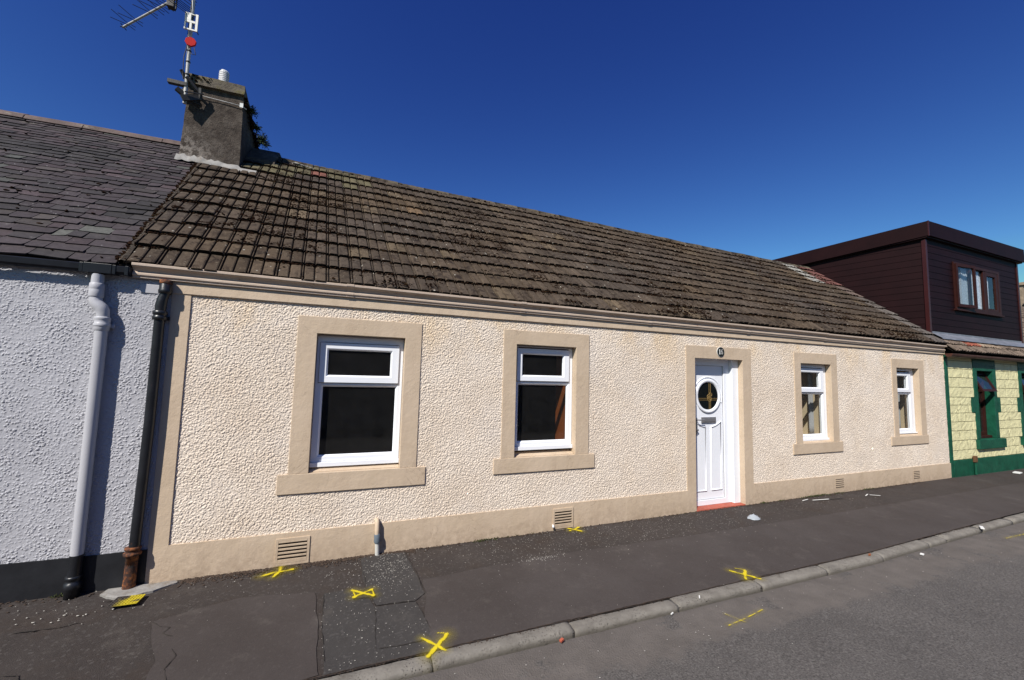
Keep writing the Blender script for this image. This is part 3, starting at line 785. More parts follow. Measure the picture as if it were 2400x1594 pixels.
# gutter, ogee cast iron
def gz(x): return -.054*max(0, min(1, (x+.38)/12.35))
gp = [(-.01,2.301),(-.066,2.301),(-.070,2.297),(-.070,2.280),(-.066,2.274),(-.054,2.270),(-.040,2.259),(-.030,2.246),(-.027,2.236),(-.034,2.230),(-.042,2.221),(-.042,2.207),(-.036,2.199),(-.030,2.196),(-.031,2.186),(-.024,2.182),(-.0135,2.182),(-.0135,2.301)]
gl = MB(); seg = [-.40, 1.27, 3.10, 4.90, 6.70, 8.45, 10.2, 12.06]
for i, (a, b_) in enumerate(zip(seg, seg[1:])):
    dz = random.uniform(-.003, .003)
    X = rng(a+.0015, b_-.0015, .2)
    gl.sweep([(y, z+dz) for y, z in gp[1:]]+[], X, zoff=lambda x: gz(x)+.002*nz(x*1.5, 4))
    n = len(gp)-1
    gl.add([(a+.0015, y, z+dz+gz(a)) for y, z in gp[1:]], [tuple(reversed(range(n)))]); gl.add([(b_-.0015, y, z+dz+gz(b_)) for y, z in gp[1:]], [tuple(range(n))])
    if i:
        gl.sweep([(y*1.012-.0025, z+(.002 if z > 2.27 else -.002)) for y, z in gp[1:15]], [a-.035, a+.03], zoff=gz)
# top trough surface
gt = gl.build('gutter', M['beige_gutter'], cot)
f = MB(); X = rng(-.36, 11.97, .3); f.sweep([(-.064, 2.299), (-.0145, 2.297)], X, zoff=lambda x: gz(x)-.006); f.build('gutter_silt', M['moss'], gt)
# black iron downpipe with swan neck
dp = bpy.data.objects.new('downpipe', None); COL.objects.link(dp); dp.parent = cot; dp.location = Vector((-.187, -.07, -.3))-Vector(cot.location)
f = MB(); px, py = -.188, -.046
f.tube([(-.166, -.05, 2.11), (-.168, -.05, 2.06), (-.180, -.052, 2.015), (-.187, -.05, 1.96), (px, py, 1.90), (px, py, 1.0), (px-.018, py, .02)], [.034, .034, .037, .040, .0365, .0365, .0365], 18)
f.build('pipe', M['black_iron'], dp)
f = MB(); f._lathe(-.166, -.05, [(.034, 2.06), (.046, 2.065), (.048, 2.09), (.043, 2.10), (.043, 2.14), (.040, 2.145)], 18); f.build('pipe_collar', M['black_iron'], dp); f = MB()
f._lathe(px, py, [(.038, 1.84), (.05, 1.846), (.05, 1.868), (.044, 1.875), (.044, 1.885), (.051, 1.89), (.049, 1.915), (.04, 1.92)], 18)
f.box(px-.058, px+.058, py+.022, -.0065, 1.845, 1.875)
f.build('pipe_collar', M['black_iron'], dp)
f = MB(); f._lathe(-.166, -.05, [(.042, 2.1455), (.044, 2.15), (.044, 2.178)], 18); f.build('pipe_outlet', M['rust'], dp)
f = MB()
f._lathe(px-.026, py, [(.0385, -.10), (.040, -.03), (.056, -.026), (.058, -.008), (.045, -.003), (.044, .012), (.052, .018), (.052, .032), (.040, .038)], 18)
f.tube([(px-.03, py, -.31), (px-.028, py, -.2), (px-.026, py, -.09)], [.043, .040, .0385], 18)
f.build('rusty_pipe_foot', M['rust'], dp)

# ------------------------------------------------------------------ main roof
RIDGE = [(-.7, 2.66), (-.156, 2.70), (.2, 2.66), (.558, 2.615), (1.368, 2.60), (2.389, 2.54), (3.942, 2.515), (4.8, 2.476), (6.72, 2.383), (7.78, 2.309), (10.8, 2.218), (16, 2.15), (30, 2.1)]
YE = -.045
def roofpt(x, t, h=0, ridge=RIDGE, skew=True, base=2.25):
    xo = x-(t*(.19+.31*max(0, x)/12) if skew else 0)
    y = lerp(YE, pw(xo, ridge), t)
    z = base+(y+.08)*TAN
    return (xo, y-h*SIN, z+h*COS)
roof = bpy.data.objects.new('roof', None); COL.objects.link(roof); roof.parent = cot; roof.location = Vector((6, 1.2, 3.3))-Vector(cot.location)
PROF = [(0, .012), (.012, .025), (.045, .025), (.06, .006), (.085, .005), (.115, .021), (.15, .0255), (.30, .0265), (.44, .0255), (.475, .021), (.50, .005), (.52, .005), (.55, .021), (.585, .0255), (.74, .0265), (.915, .0255), (.95, .021), (.975, .006), (1.0, .006)]
def tiles(b, x0, x1, nc, ridge, w=.2165, skew=True, tintf=None, t0=0, t1=1, keep=None, seed=1):
    rnd = random.Random(seed)
    n = int(round((x1-x0)/w))
    for k in range(nc):
        ta = t0+(t1-t0)*k/nc; tb = t0+(t1-t0)*(k+1)/nc
        for j in range(n):
            xa = x0+j*w; xc = xa+w/2
            if keep and not keep(xc, (ta+tb)/2): continue
            lift = .032+rnd.uniform(-.006, .009); tilt = rnd.uniform(-.004, .004); sl = rnd.uniform(-.012, .010)/2.64; dx = rnd.uniform(-.002, .002)
            col = tintf(xc, (ta+tb)/2, rnd) if tintf else (.08, .07, .06)
            vs = []
            if k == 0 and t0 == 0: lift = .010+rnd.uniform(0, .004)
            kf = rnd.uniform(.80, 1.22); col2 = tuple(q_*kf for q_ in col)
            for (u, h) in PROF:
                x = xa+u*w+dx; hh = h+lift+tilt*(u-.5)
                vs.append(roofpt(x, ta+sl, h+lift*.15-.012, ridge, skew)); vs.append(roofpt(x, ta+sl, hh, ridge, skew)); vs.append(roofpt(x, tb+.012, h+.004+tilt*(u-.5), ridge, skew))
            m = len(PROF); fs = []
            for i in range(m-1):
                a = i*3; fs += [(a+1, a+4, a+5, a+2)]
            h_ = (m-1)//2+1; b.tint = tuple(q_*.93 for q_ in col) if False else col; b.add(vs, fs[:h_]+[(0, 1, 2), (3*m-3, 3*m-1, 3*m-2)])
            b.tint = col2; b.add(vs, fs[h_:])
            b.tint = (.011, .009, .006) if k else col; b.add(vs, [(i*3, i*3+3, i*3+4, i*3+1) for i in range(m-1)])  # course front edges tinted near-black: moss and course shadow share this colour
    b.tint = None
def tint_main(x, t, r):
    base = r.uniform(.82, 1.15)
    c = [.072*base, .055*base, .041*base]
    n1 = nz(x*.7, t*4, 3)
    c = [c[0]*(1+.25*n1), c[1]*(1+.15*n1), c[2]*(1-.05*n1)]
    q = r.random()
    if q < .025: c = [.11, .083, .055]
    if t > .78 and x < 1.6 and r.random() < .6: c = [.105, .092, .055]
    if .86 < t < .96 and .85 < x < 1.08: c = [.20, .085, .065]
    if t > .70 and 11.05 < x: c = [.30, .29, .26] if x < 11.5 else [.155, .07, .062]
    if .5 < t <= .70 and x > 11.6: c = [.14, .105, .09]
    if t <= .5 and x > 11.75: c = [.12, .105, .095]
    if r.random() < .003: c = [.15, .10, .06]
    return tuple(c)
rb = MB()
x0 = -.458
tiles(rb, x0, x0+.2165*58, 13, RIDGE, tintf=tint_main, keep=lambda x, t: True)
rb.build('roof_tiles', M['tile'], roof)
# roof deck beneath, back slope, gables
f = MB()
A = [roofpt(x, 0, -.02) for x in (x0-.0, 4, 8, 12.15)]; B_ = [roofpt(x, 1, -.02) for x in (x0-.0, 4, 8, 12.15)]
f.add(A+B_, [(i, i+1, i+5, i+4) for i in range(3)])
Cb = [(p[0], 5.35, 2.1) for p in B_]; f.add(B_+Cb, [(i, i+1, i+5, i+4) for i in range(3)])
f.build('roof_deck', M['dark_void'], roof)
# left verge fillet
f = MB(); vs = []
for i in range(53):
    t_ = i/52; p = roofpt(x0+.004+.006*nz(t_*20), t_*.80, 0)
    q = .014*nz(t_*38, 5)
    for dx, h in ((-.04, -.02), (-.035, .030+q), (-.012, .042+q), (.012, .034)): vs.append((p[0]+dx, p[1]-h*SIN, p[2]+h*COS))
f.add(vs, [(i*4+j, (i+1)*4+j, (i+1)*4+j+1, i*4+j+1) for i in range(52) for j in range(3)])
f.tint = (.06, .05, .04); f.c = [f.tint]*len(f.f); f.build('verge_mortar', M['tile'], roof)
# ridge tiles
def ridgecaps(name, xa, xb, ridge, step, r, col, parent, mat, flat=.75, base=2.25, seed=3):
    rnd = random.Random(seed); b = MB(); x = xa
    while x < xb:
        xn = min(x+step, xb); ny = 9; vs = []; dz = rnd.uniform(-.006, .006); tl = rnd.uniform(-.006, .006)
        kf = rnd.uniform(.75, 1.15); b.tint = tuple(c*kf for c in col)
        sub = [x+.004, (x+xn)/2, xn-.004]
        for k, xx_ in enumerate(sub):
            yr = pw(xx_, ridge); zr = base+(yr+.08)*TAN-.02+dz+tl*(k-1)
            for j in range(ny):
                a = math.pi*j/(ny-1); q = .004*nz(xx_*9, j*.8)
                vs.append((xx_, yr-math.cos(a)*(r+q), zr-.045+math.sin(a)*(r*flat+q)))
        b.add(vs, [(i*ny+j, (i+1)*ny+j, (i+1)*ny+j+1, i*ny+j+1) for i in range(2) for j in range(ny-1)]+[tuple(reversed(range(ny))), tuple(range(2*ny, 3*ny))], True)
        x = xn
    b.tint = None; return b.build(name, mat, parent)
ridgecaps('ridge_tiles', -.19, 11.62, RIDGE, .42, .115, (.085, .072, .052), roof, M['tile'], .85)
# moss
def mossfield(n_edge, n_patch, seedv):
    rnd = random.Random(seedv); b = MB(); random.seed(seedv)
    def surf(x, t_):
        xb = x+t_*0; u = ((x-x0)/.2165) % 1; h = PROF[-1][1]
        for (a, ha), (c, hc) in zip(PROF, PROF[1:]):
            if a <= u <= c: h = lerp(ha, hc, (u-a)/max(1e-6, c-a)); break
        return u, h+.032*(1-(t_*13) % 1)
    cnt = 0
    while cnt < n_edge:
        x = -.45+12.4*rnd.random()**1.5; k = rnd.randint(1, 12)
        if nz(x*1.2, k*.6, 2)+.45 < rnd.random()*.9: continue
        u, h = surf(x, (k+.01)/13); r = rnd.uniform(.005, .0125)*(1+.025*x)
        p = roofpt(x, k/13-.0035, h-.012-rnd.random()*.022); b.blob(p, r, .8); cnt += 1
    cnt = 0
    while cnt < n_patch:
        x = -.4+12.2*rnd.random()**1.35; t_ = rnd.random()*.985
        u, h = surf(x, t_); chan = h-.032*(1-(t_*13) % 1) < .012
        m = nz(x*.8+5, t_*4, 7)+.7*nz(x*5, t_*26, 1)-.35*abs(t_-.35)
        if m < (-.22 if chan else .02)+.25*rnd.random(): continue
        p = roofpt(x, t_, h+.001); b.blob(p, rnd.uniform(.005, .0135)*(1+.02*x), .5); cnt += 1
    for i in range(420):
        x = rnd.uniform(.5, 11); p = roofpt(x+.45, 1, 0); b.blob((x, p[1]-rnd.uniform(.06, .12), p[2]-rnd.uniform(.03, .085)), rnd.uniform(.01, .024), .7)
    for i in range(520):
        t_ = rnd.random()*.82; p = roofpt(x0-.02+rnd.uniform(-.03, .03), t_, .03); b.blob(p, rnd.uniform(.007, .018), .6)
    o = b.build('roof_moss', M['moss'], roof); o['kind'] = 'stuff'; return o
mossfield(10000, 16000, 11)
random.seed(5)
# chimney
ch = bpy.data.objects.new('chimney', None); COL.objects.link(ch); ch.parent = roof; ch.location = Vector((-.5, 2.5, 4.5))-parent_world(roof)
def rough_box(b, lo, hi, topshift=(0, 0, 0, 0), n=14, amp=.008, zb=0):
    (xa, ya_, za), (xb, yb_, zb_) = lo, hi
    def P(u, v, w):
        x = lerp(xa+topshift[0]*w, xb+topshift[1]*w, u); y = lerp(ya_+topshift[2]*w, yb_+topshift[3]*w, v); z = lerp(za, zb_-(zb*v), w)
        d = Vector((nz(x*5, y*5, z*5), nz(x*5+9, y*5, z*5), nz(x*5, y*5+9, z*5)))*amp+Vector((nz(x*16, y*16, z*16), nz(x*16+9, y*16, z*16), 0))*amp*.5
        return Vector((x, y, z))+d
    def face(f):
        vs = [f(i/n, j/n) for i in range(n+1) for j in range(n+1)]
        b.add(vs, [(i*(n+1)+j, (i+1)*(n+1)+j, (i+1)*(n+1)+j+1, i*(n+1)+j+1) for i in range(n) for j in range(n)], True)
    face(lambda a, c: P(a, 0, c)); face(lambda a, c: P(1, a, c)); face(lambda a, c: P(1-a, 1, c)); face(lambda a, c: P(0, 1-a, c)); face(lambda a, c: P(a, c, 1)); face(lambda a, c: P(c, a, 0))
f = MB(); rough_box(f, (-.865, 2.02, 3.7), (-.185, 3.0, 5.14), (.05, -.02, 0, 0), 20, .006, .22); f.build('chimney_stack', M['chimney'], ch)
f = MB(); rough_box(f, (-.845, 1.975, 5.125), (-.187, 3.05, 5.255), (.005, -.005, .005, 0), 14, .009, .22)
# make the cope follow the backward fall of the stack
f.v = [(x, y, z-(.22*(y-2)/1.05 if z < 5.2 and y > 2.1 else 0) if False else z-.20*max(0, (y-2.0))/1.05*(1 if z < 5.16 else 0)) for x, y, z in f.v]
f.build('chimney_cope', M['cope'], ch)
f = MB(); pr_ = [(.058, 5.20)]
for i in range(6): z = 5.245+i*.025; pr_ += [(.058, z), (.058, z+.015), (.047, z+.0155), (.047, z+.0245)]
pr_ += [(.058, 5.395), (.058, 5.42), (.052, 5.432)]
f._lathe(-.455, 2.06, [(r_, z_-.0) for r_, z_ in pr_], 20); o = f.build('flue_pot', M['flue'], ch)
for p in o.data.polygons: p.use_smooth = False
f = MB(); rnd = random.Random(77); random.seed(77)
for i in range(230):
    v_ = rnd.random()**.8; y = 2.0+.95*v_; z = 5.13-.20*v_-abs(rnd.gauss(0, .05)); m = .5+.5*nz(v_*9, 3)
    f.blob((-.178+rnd.uniform(-.01, .018), y, z), rnd.uniform(.008, .026)*m*1.3, .9)
for i in range(60): f.blob((-.84+.3*rnd.random()**1.6, 1.97+rnd.uniform(-.005, .02), 5.24-abs(rnd.gauss(0, .04))), rnd.uniform(.004, .013), .9)
o = f.build('chimney_moss', M['moss'], ch); o['kind'] = 'stuff'
# flashing at the base
f = MB(); rnd = random.Random(4); vs = []
for i in range(25):
    x = lerp(-.87, .02, i/24); 
    tt = lambda y: 2.25+(y+.08)*TAN
    ya_ = 1.985+.014*rnd.uniform(-1, 1)-(.03 if x > -.2 else 0); yb_ = 2.03 if x < -.18 else 2.02
    h1 = .045+.006*rnd.random(); h2 = .055+.03*rnd.random()*(1 if x > -.6 else 1.8) if x < -.18 else .04
    vs += [(x, ya_-h1*SIN, tt(ya_)+h1*COS-.012), (x, ya_-h1*SIN+.004, tt(ya_)+h1*COS), (x, yb_-.03, tt(yb_)+h2), (x, yb_+.02, tt(yb_)+h2+.01)]
f.add(vs, [(i*4+j, (i+1)*4+j, (i+1)*4+j+1, i*4+j+1) for i in range(24) for j in range(3)], True); f.build('flashing', M['mortar'], ch)
f = MB(); rough_box(f, (-.19, 2.28, 4.2), (.17, 3.0, 4.78), (0, 0, .1, 0), 8, .01, 0)
f.v = [(x, y, min(z, 2.25+(y+.08)*TAN+.10, 4.76)) for x, y, z in f.v]
f.build('chimney_saddle', M['chimney'], ch)
f = MB()
for i in range(14):
    x = .42+i*.022; p = (x+.0, 2.50+.01*rnd.uniform(-1, 1), 0); z = 2.25+(p[1]+.08)*TAN
    f.blob((x, p[1]-.05, z-.0+.03-.004*i), .045, .4)
f.build('ridge_mortar', M['mortar'], roof)

# ------------------------------------------------------------------ white house on the left
wh = thing('cottage', (-2, 0, -.3), 'white roughcast cottage with black plinth and purple grey slate roof, at left edge', 'cottage')
roughpanel('wall', -3.4, -.130, -.03, 2.24, [], M['white_roughcast'], wh, y=.006, k=0)
f = MB(); f.box(-3.4, -.136, .02, .5, -.5, 2.25); f.box(-3.4, -.136, 4.9, 5.15, -.5, 2.1); f.box(-3.4, -3.2, .505, 4.895, -.5, 2.2); f.build('masonry', M['interior'], wh)
f = MB(); X = rng(-3.4, -.134, .1)
f.sweep([(.02, -.014), (-.008, -.014), (-.009, -.34)], X, zoff=lambda x: (.012*(-.6-x) if x < -.6 else 0)+.003*nz(x*8, 1)); f.build('plinth', M['black_paint'], wh)
f = MB(); f.box(-.35, -.19, -.004, .02, 2.065, 2.14); f.build('wall_patch', M['white_pipe'], wh, .003)
# gutter
f = MB(); f.sweep([(-.070, 2.230), (-.074, 2.257), (-.081, 2.250), (-.079, 2.208), (-.066, 2.194), (-.045, 2.188), (-.02, 2.192)], rng(-3.4, -.402, .2))
n = 8
for x in (-3.4, -.402): f.add([(x, y, z) for y, z in [(-.022, 2.252), (-.078, 2.257), (-.081, 2.250), (-.079, 2.208), (-.066, 2.194), (-.045, 2.188), (-.02, 2.192), (-.02, 2.258)]], [tuple(range(8))])
wg = f.build('gutter', M['black_plastic'], wh)
f = MB()
for x in (-.70, -.50, -.42, -1.6, -2.5):
    f = MB(); f.box(x-.012, x+.012, -.085, -.01, 2.184, 2.259); f.build('gutter_bracket', M['black_plastic'], wg, .003)
f = MB(); f.box(-.687, -.513, -.088, -.015, 2.183, 2.261); f.build('gutter_outlet', M['black_plastic'], wg, .003)
f = MB(); f.box(-3.4, -.14, -.02, .02, 2.205, 2.25); f.build('fascia', M['black_paint'], wh)
# white downpipe
dp = bpy.data.objects.new('downpipe', None); COL.objects.link(dp); dp.parent = wh; dp.location = Vector((-.553, -.07, -.3))-Vector(wh.location)
px, py = -.550, -.047
f = MB(); f.tube([(-.606, -.047, 2.178), (-.606, -.047, 2.0), (-.604, -.049, 1.965), (-.592, -.052, 1.94), (-.566, -.053, 1.915), (-.554, -.051, 1.89), (px, py, 1.85), (px, py, 1.0), (px, py, .02)],
       [.039, .040, .041, .043, .044, .043, .040, .0385, .0385], 20); f.build('pipe', M['white_pipe'], dp)
f = MB()
f._lathe(-.606, -.047, [(.040, 1.99), (.0445, 1.995), (.046, 2.0), (.0455, 2.05), (.044, 2.055), (.046, 2.06), (.046, 2.10), (.042, 2.105)], 20)
f.build('pipe_collar', M['white_pipe'], dp); f = MB()
f._lathe(px, py, [(.039, 1.725), (.046, 1.735), (.046, 1.76), (.051, 1.765), (.051, 1.785), (.047, 1.79), (.047, 1.815), (.050, 1.82), (.048, 1.835), (.041, 1.84)], 20)
f.box(px-.062, px+.066, py+.022, -.003, 1.755, 1.785)
f.build('pipe_collar', M['white_pipe'], dp, .002)
f = MB(); f.tube([(px, py, .02), (px-.003, py, -.12), (px-.008, py, -.31)], [.0395, .0395, .0395], 20)
f._lathe(px-.004, py, [(.040, -.13), (.048, -.135), (.049, -.15), (.043, -.157), (.043, -.175), (.051, -.18), (.053, -.21), (.050, -.225), (.046, -.23), (.046, -.31)][::-1], 20)
f.build('black_pipe_foot', M['black_iron'], dp)
# slates
LR = [(-3.6, 2.39), (-2.8, 2.425), (-2.0, 2.485), (-1.07, 2.515), (-.4, 2.55)]
wr = bpy.data.objects.new('roof', None); COL.objects.link(wr); wr.parent = wh; wr.location = Vector((-2, 1.2, 3.3))-Vector(wh.location)
def slates():
    rnd = random.Random(21); b = MB(); NC = 33
    ts = [0]; 
    for k in range(NC): ts.append(ts[-1]+lerp(1.25, .8, k/NC))
    ts = [t_/ts[-1] for t_ in ts]
    for k in range(NC):
        x = -3.5-rnd.random()*.2; ta, tb = ts[k], ts[k+1]
        while True:
            w = rnd.uniform(.12, .25) if rnd.random() < .8 else rnd.uniform(.08, .13)
            xv = x0-.025-.19*ta
            if x > xv-.04: break
            xe = min(x+w, xv+.03)
            q = rnd.random(); v_ = rnd.uniform(.70, 1.28)
            c = (.064, .057, .064) if q < .5 else (.056, .054, .058) if q < .78 else (.074, .060, .068) if q < .90 else (.078, .073, .072) if q < .98 else (.105, .118, .112)
            if ta > .8 and x > -2: c = tuple(a*1.12 for a in c)
            if nz(x*1.2, ta*5, 4) < -.18: c = (.05, .05, .052)
            b.tint = tuple(a*v_*k_ for a, k_ in zip(c, (.68, .61, .57)))
            lift = rnd.uniform(.011, .022); rot = rnd.uniform(-.0035, .0035); sl = rnd.uniform(-.002, .0025); tk = .007
            def Pt(x_, t_, h): 
                y = lerp(-.062, pw(x_, LR), t_); return (x_, y-h*SIN, 2.245+(y+.08)*TAN+h*COS)
            cl = rnd.choice((0, 0, .01, .02, .026)); cr = rnd.choice((0, .01, .018, .024)); g_ = .0025
            t2 = tb+.02; base = ta+sl
            dt = lambda d: d/2.6
            out = [(x+g_, t2, 0), (x+g_, base+dt(cl), 1), (x+g_+cl*.6, base+rot, 1), (xe-g_-cr*.6, base-rot, 1), (xe-g_, base+dt(cr), 1), (xe-g_, t2, 0)]
            top = [Pt(a, t_, (lift if e else .001)+tk) for a, t_, e in out]; bot = [Pt(a, t_, (lift-.006 if e else -.004)) for a, t_, e in out]
            n = 6; b.add(top+bot, [tuple(range(n-1, -1, -1))[::-1]]+[(i, i+n, (i+1) % n+n, (i+1) % n) for i in range(n)])
            x = xe
    b.tint = None; return b.build('roof_slates', M['slate'], wr)
slates()
f = MB()
pts = [(x, YE, 2.24+(YE+.08)*TAN) for x in (-3.6, -2, -.42)]; p2 = [(x, pw(x, LR), 2.23+(pw(x, LR)+.08)*TAN) for x in (-3.6, -2, -.62)]; p3 = [(x, 5.3, 2.1) for x in (-3.6, -2, -.62)]
f.add(pts+p2+p3, [(0,1,4,3), (1,2,5,4), (3,4,7,6), (4,5,8,7)]); f.build('roof_deck', M['dark_void'], wr)
b = MB(); rnd = random.Random(8); x = -3.6
while x < -.84:
    xn = min(x+rnd.uniform(.5, .8), -.84); dz = rnd.uniform(-.006, .006)
    yr = pw(x, LR); y2 = pw(xn, LR); za, zb2 = 2.245+(yr+.08)*TAN+dz+.03, 2.245+(y2+.08)*TAN+dz+.03
    b.hexa([(x, yr-.11, za-.075), (xn-.004, y2-.11, zb2-.075), (xn-.004, y2+.1, zb2-.075), (x, yr+.1, za-.075), (x, yr-.085, za-.02), (xn-.004, y2-.085, zb2-.02), (xn-.004, y2, zb2+.03), (x, yr, za+.03)])
    x = xn
b.build('ridge_stones', M['ridge'], wr, .006)
b = MB(); random.seed(2)
for i in range(90):
    t_ = random.random(); x = -.5-2.4*random.random()
    y = lerp(YE, 2.5, t_*.97); b.blob((x, y-.02*SIN, 2.245+(y+.08)*TAN+.02), random.uniform(.006, .018), .5)
o = b.build('roof_moss', M['moss'], wr); o['kind'] = 'stuff'

# ------------------------------------------------------------------ yellow house on the right
yh = thing('cottage', (14, 0, -.25), 'pale yellow block cottage with green margins and dark boxy dormer, at right edge', 'cottage')
f = MB(); f.box(12.10, 13.17, .03, .45, -.5, 2.1); f.box(13.17, 13.98, .03, .45, -.5, .40); f.box(13.17, 13.98, .03, .45, 1.80, 2.1); f.box(13.98, 15.12, .03, .45, -.5, 2.1); f.box(15.12, 16.1, .03, .45, -.5, .4); f.box(15.12, 16.1, .03, .45, 1.8, 2.1); f.box(16.1, 24, .03, .45, -.5, 2.1)
f.box(12.1, 24, 4.6, 4.8, -.5, 2.1); f.add([(12.1, .46, 2.09), (24, .46, 2.09), (24, 4.6, 2.09), (12.1, 4.6, 2.09)], [(0,1,2,3)]); f.add([(12.1, .46, -.3), (24, .46, -.3), (24, 4.6, -.3), (12.1, 4.6, -.3)], [(0,1,2,3)]); f.add([(12.1, 2.9, -.3), (24, 2.9, -.3), (24, 2.9, 2.09), (12.1, 2.9, 2.09)], [(0,1,2,3)]); f.build('masonry', M['interior'], yh)
rows = [.04, .222, .408, .597, .77, .94, 1.095, 1.25, 1.445, 1.636, 1.81, 1.97, 2.10]
def yblocks():
    rnd = random.Random(6); b = MB()
    def ok(a, c, z): return True
    spans = []
    for k, (za, zb_) in enumerate(zip(rows, rows[1:])):
        zc = (za+zb_)/2
        if zc < .36: sp = [(12.205, 24)] if zc < .2 else [(12.205, 13.12), (14.27, 15.0), (16.3, 24)]
        elif .94 < zc < 1.25: sp = [(12.205, 13.03), (14.235, 15.04), (16.2, 24)]
        else: sp = [(12.205, 13.165), (14.11, 15.15), (16.1, 24)]
        for (a, c) in sp:
            x = a
            while x < c-.01:
                w_ = rnd.choice((.42, .30, .5)) ; xn = min(x+w_, c)
                if c-xn < .1: xn = c
                n = 6; g_ = .003; vs = []
                for i in range(n+1):
                    for j in range(4):
                        xx_ = lerp(x+g_*.4, xn-g_*.4, i/n); z_ = lerp(za+.006, zb_-.004, j/3)+.003*rnd.uniform(-1, 1); vs.append((xx_, .004+.0035*rnd.uniform(-1, 1)+(.003 if i in (0, n) else 0), z_))
                b.add(vs, [(i*4+j, (i+1)*4+j, (i+1)*4+j+1, i*4+j+1) for i in range(n) for j in range(3)])
                b.box(x+g_, xn-g_, .0125, .03, za+.004, zb_-.004)
                x = xn
    b.build('wall_blocks', M['yellow'], yh)
yblocks()
f = MB(); f.add([(12.1, .028, -.3), (24, .028, -.3), (24, .028, .035), (12.1, .028, .035)], [(0,1,2,3)])
for a, c, zz, zt in ((12.1, 13.17, .035, 2.1), (13.98, 15.12, .035, 2.1), (16.1, 24, .035, 2.1), (13.17, 13.98, .035, .395), (13.17, 13.98, 1.8, 2.1)):
    f.add([(a, .026, zz), (c, .026, zz), (c, .026, zt), (a, .026, zt)], [(0,1,2,3)])
f.build('mortar', painted('grey_mortar', (.38, .36, .22), .1, .9), yh)
f = MB(); f.box(12.098, 12.20, -.006, .03, -.34, 2.08); f.build('quoin', M['green'], yh, .004)
f = MB(); f.box(12.2005, 24, -.012, .03, -.36, .035); f.build('plinth', M['green'], yh, .004)
for (a, c) in ((13.17, 14.105), (15.14, 16.09)):
    f = MB(); xo0, xo1 = a, c; xi0, xi1 = a+.14, c-.14
    f.box(xo0, xi0, -.006, .16, .41, 1.90); f.box(xi1, xo1, -.006, .16, .41, 1.90); f.box(xi0, xi1, -.006, .16, 1.795, 1.90); f.box(xo0, xo1, -.003, .03, 1.9005, 2.08)
    f.box(xo0-.125, xo0-.0005, -.006, .03, .945, 1.245); f.box(xo1+.0005, xo1+.125, -.006, .03, .945, 1.245)
    f.build('window_surround', M['green'], yh, .004)
    f = MB(); f.box(a-.04, c+.15, -.045, .16, .215, .405); f.build('window_sill', M['green'], yh, .006)
    w_ = bpy.data.objects.new('window', None); COL.objects.link(w_); w_.parent = yh; w_.location = Vector(((a+c)/2, .12, .41))-Vector(yh.location)
    f = MB(); picture(f, xi0+.001, xi1-.001, .46, 1.793, .06, .06, .06, .05, .13, .19); f.box(xi0+.062, xi1-.062, .135, .185, 1.36, 1.42); f.box(xi0+.002, xi1-.002, .06, .19, .408, .459)
    f.build('window_frame', M['brown_frame'], w_, .003)
    # tilted-out fanlight
    s2 = bpy.data.objects.new('top_sash', None); COL.objects.link(s2); s2.parent = w_; s2.location = Vector((0, 0, 0))
    f = MB(); picture(f, xi0+.03, xi1-.03, 1.37, 1.76, .05, .05, .05, .05, .10, .13)
    f.v = [(x, y-(1.76-z)*.45, z+.02*(1.76-z)) for x, y, z in f.v]; f.build('sash_frame', M['brown_frame'], s2)
    f = MB(); f.add([(xi0+.08, .115, 1.42), (xi1-.08, .115, 1.42), (xi1-.08, .115, 1.71), (xi0+.08, .115, 1.71)], [(0,1,2,3)])
    f.v = [(x, y-(1.76-z)*.45, z) for x, y, z in f.v]; f.build('glass_pane', M['glass'], s2)
    f = MB(); f.add([(xi0+.06, .16, .52), (xi1-.06, .16, .52), (xi1-.06, .16, 1.36), (xi0+.06, .16, 1.36)], [(0,1,2,3)]); f.build('glass_pane', M['glass'], w_)
# gas riser by the plinth
f = MB(); f.tube([(12.93, -.035, -.26), (12.93, -.035, .0)], .022, 10); f.build('pipe', M['green'], yh); f = MB(); f.box(12.895, 12.965, -.06, -.0125, -.02, .10)
f.build('pipe_box', painted('brown_box', (.12, .06, .03), .4, .6, 30), yh, .003)
# gutter half round
f = MB(); n = 9
yg = lambda a: -.095-.055*math.cos(a); zg = lambda a: 2.085-.062*math.sin(a)
prof = [(-.15, 2.092)]+[(yg(math.pi*i/n), zg(math.pi*i/n)) for i in range(n+1)]+[(-.04, 2.092)]
f.sweep(prof, rng(12.03, 24, .4)); f.add([(12.03, y, z) for y, z in prof], [tuple(range(len(prof)))])
g2 = f.build('gutter', M['brown_plastic'], yh)
f = MB()
for x in (12.28, 12.95, 13.6, 14.25, 14.9, 15.6): f = MB(); f.sweep([(y*1.05+.003, z+(-.004 if z < 2.08 else .002)) for y, z in prof], [x-.02, x+.02]); f.build('gutter_bracket', M['brown_plastic'], g2)
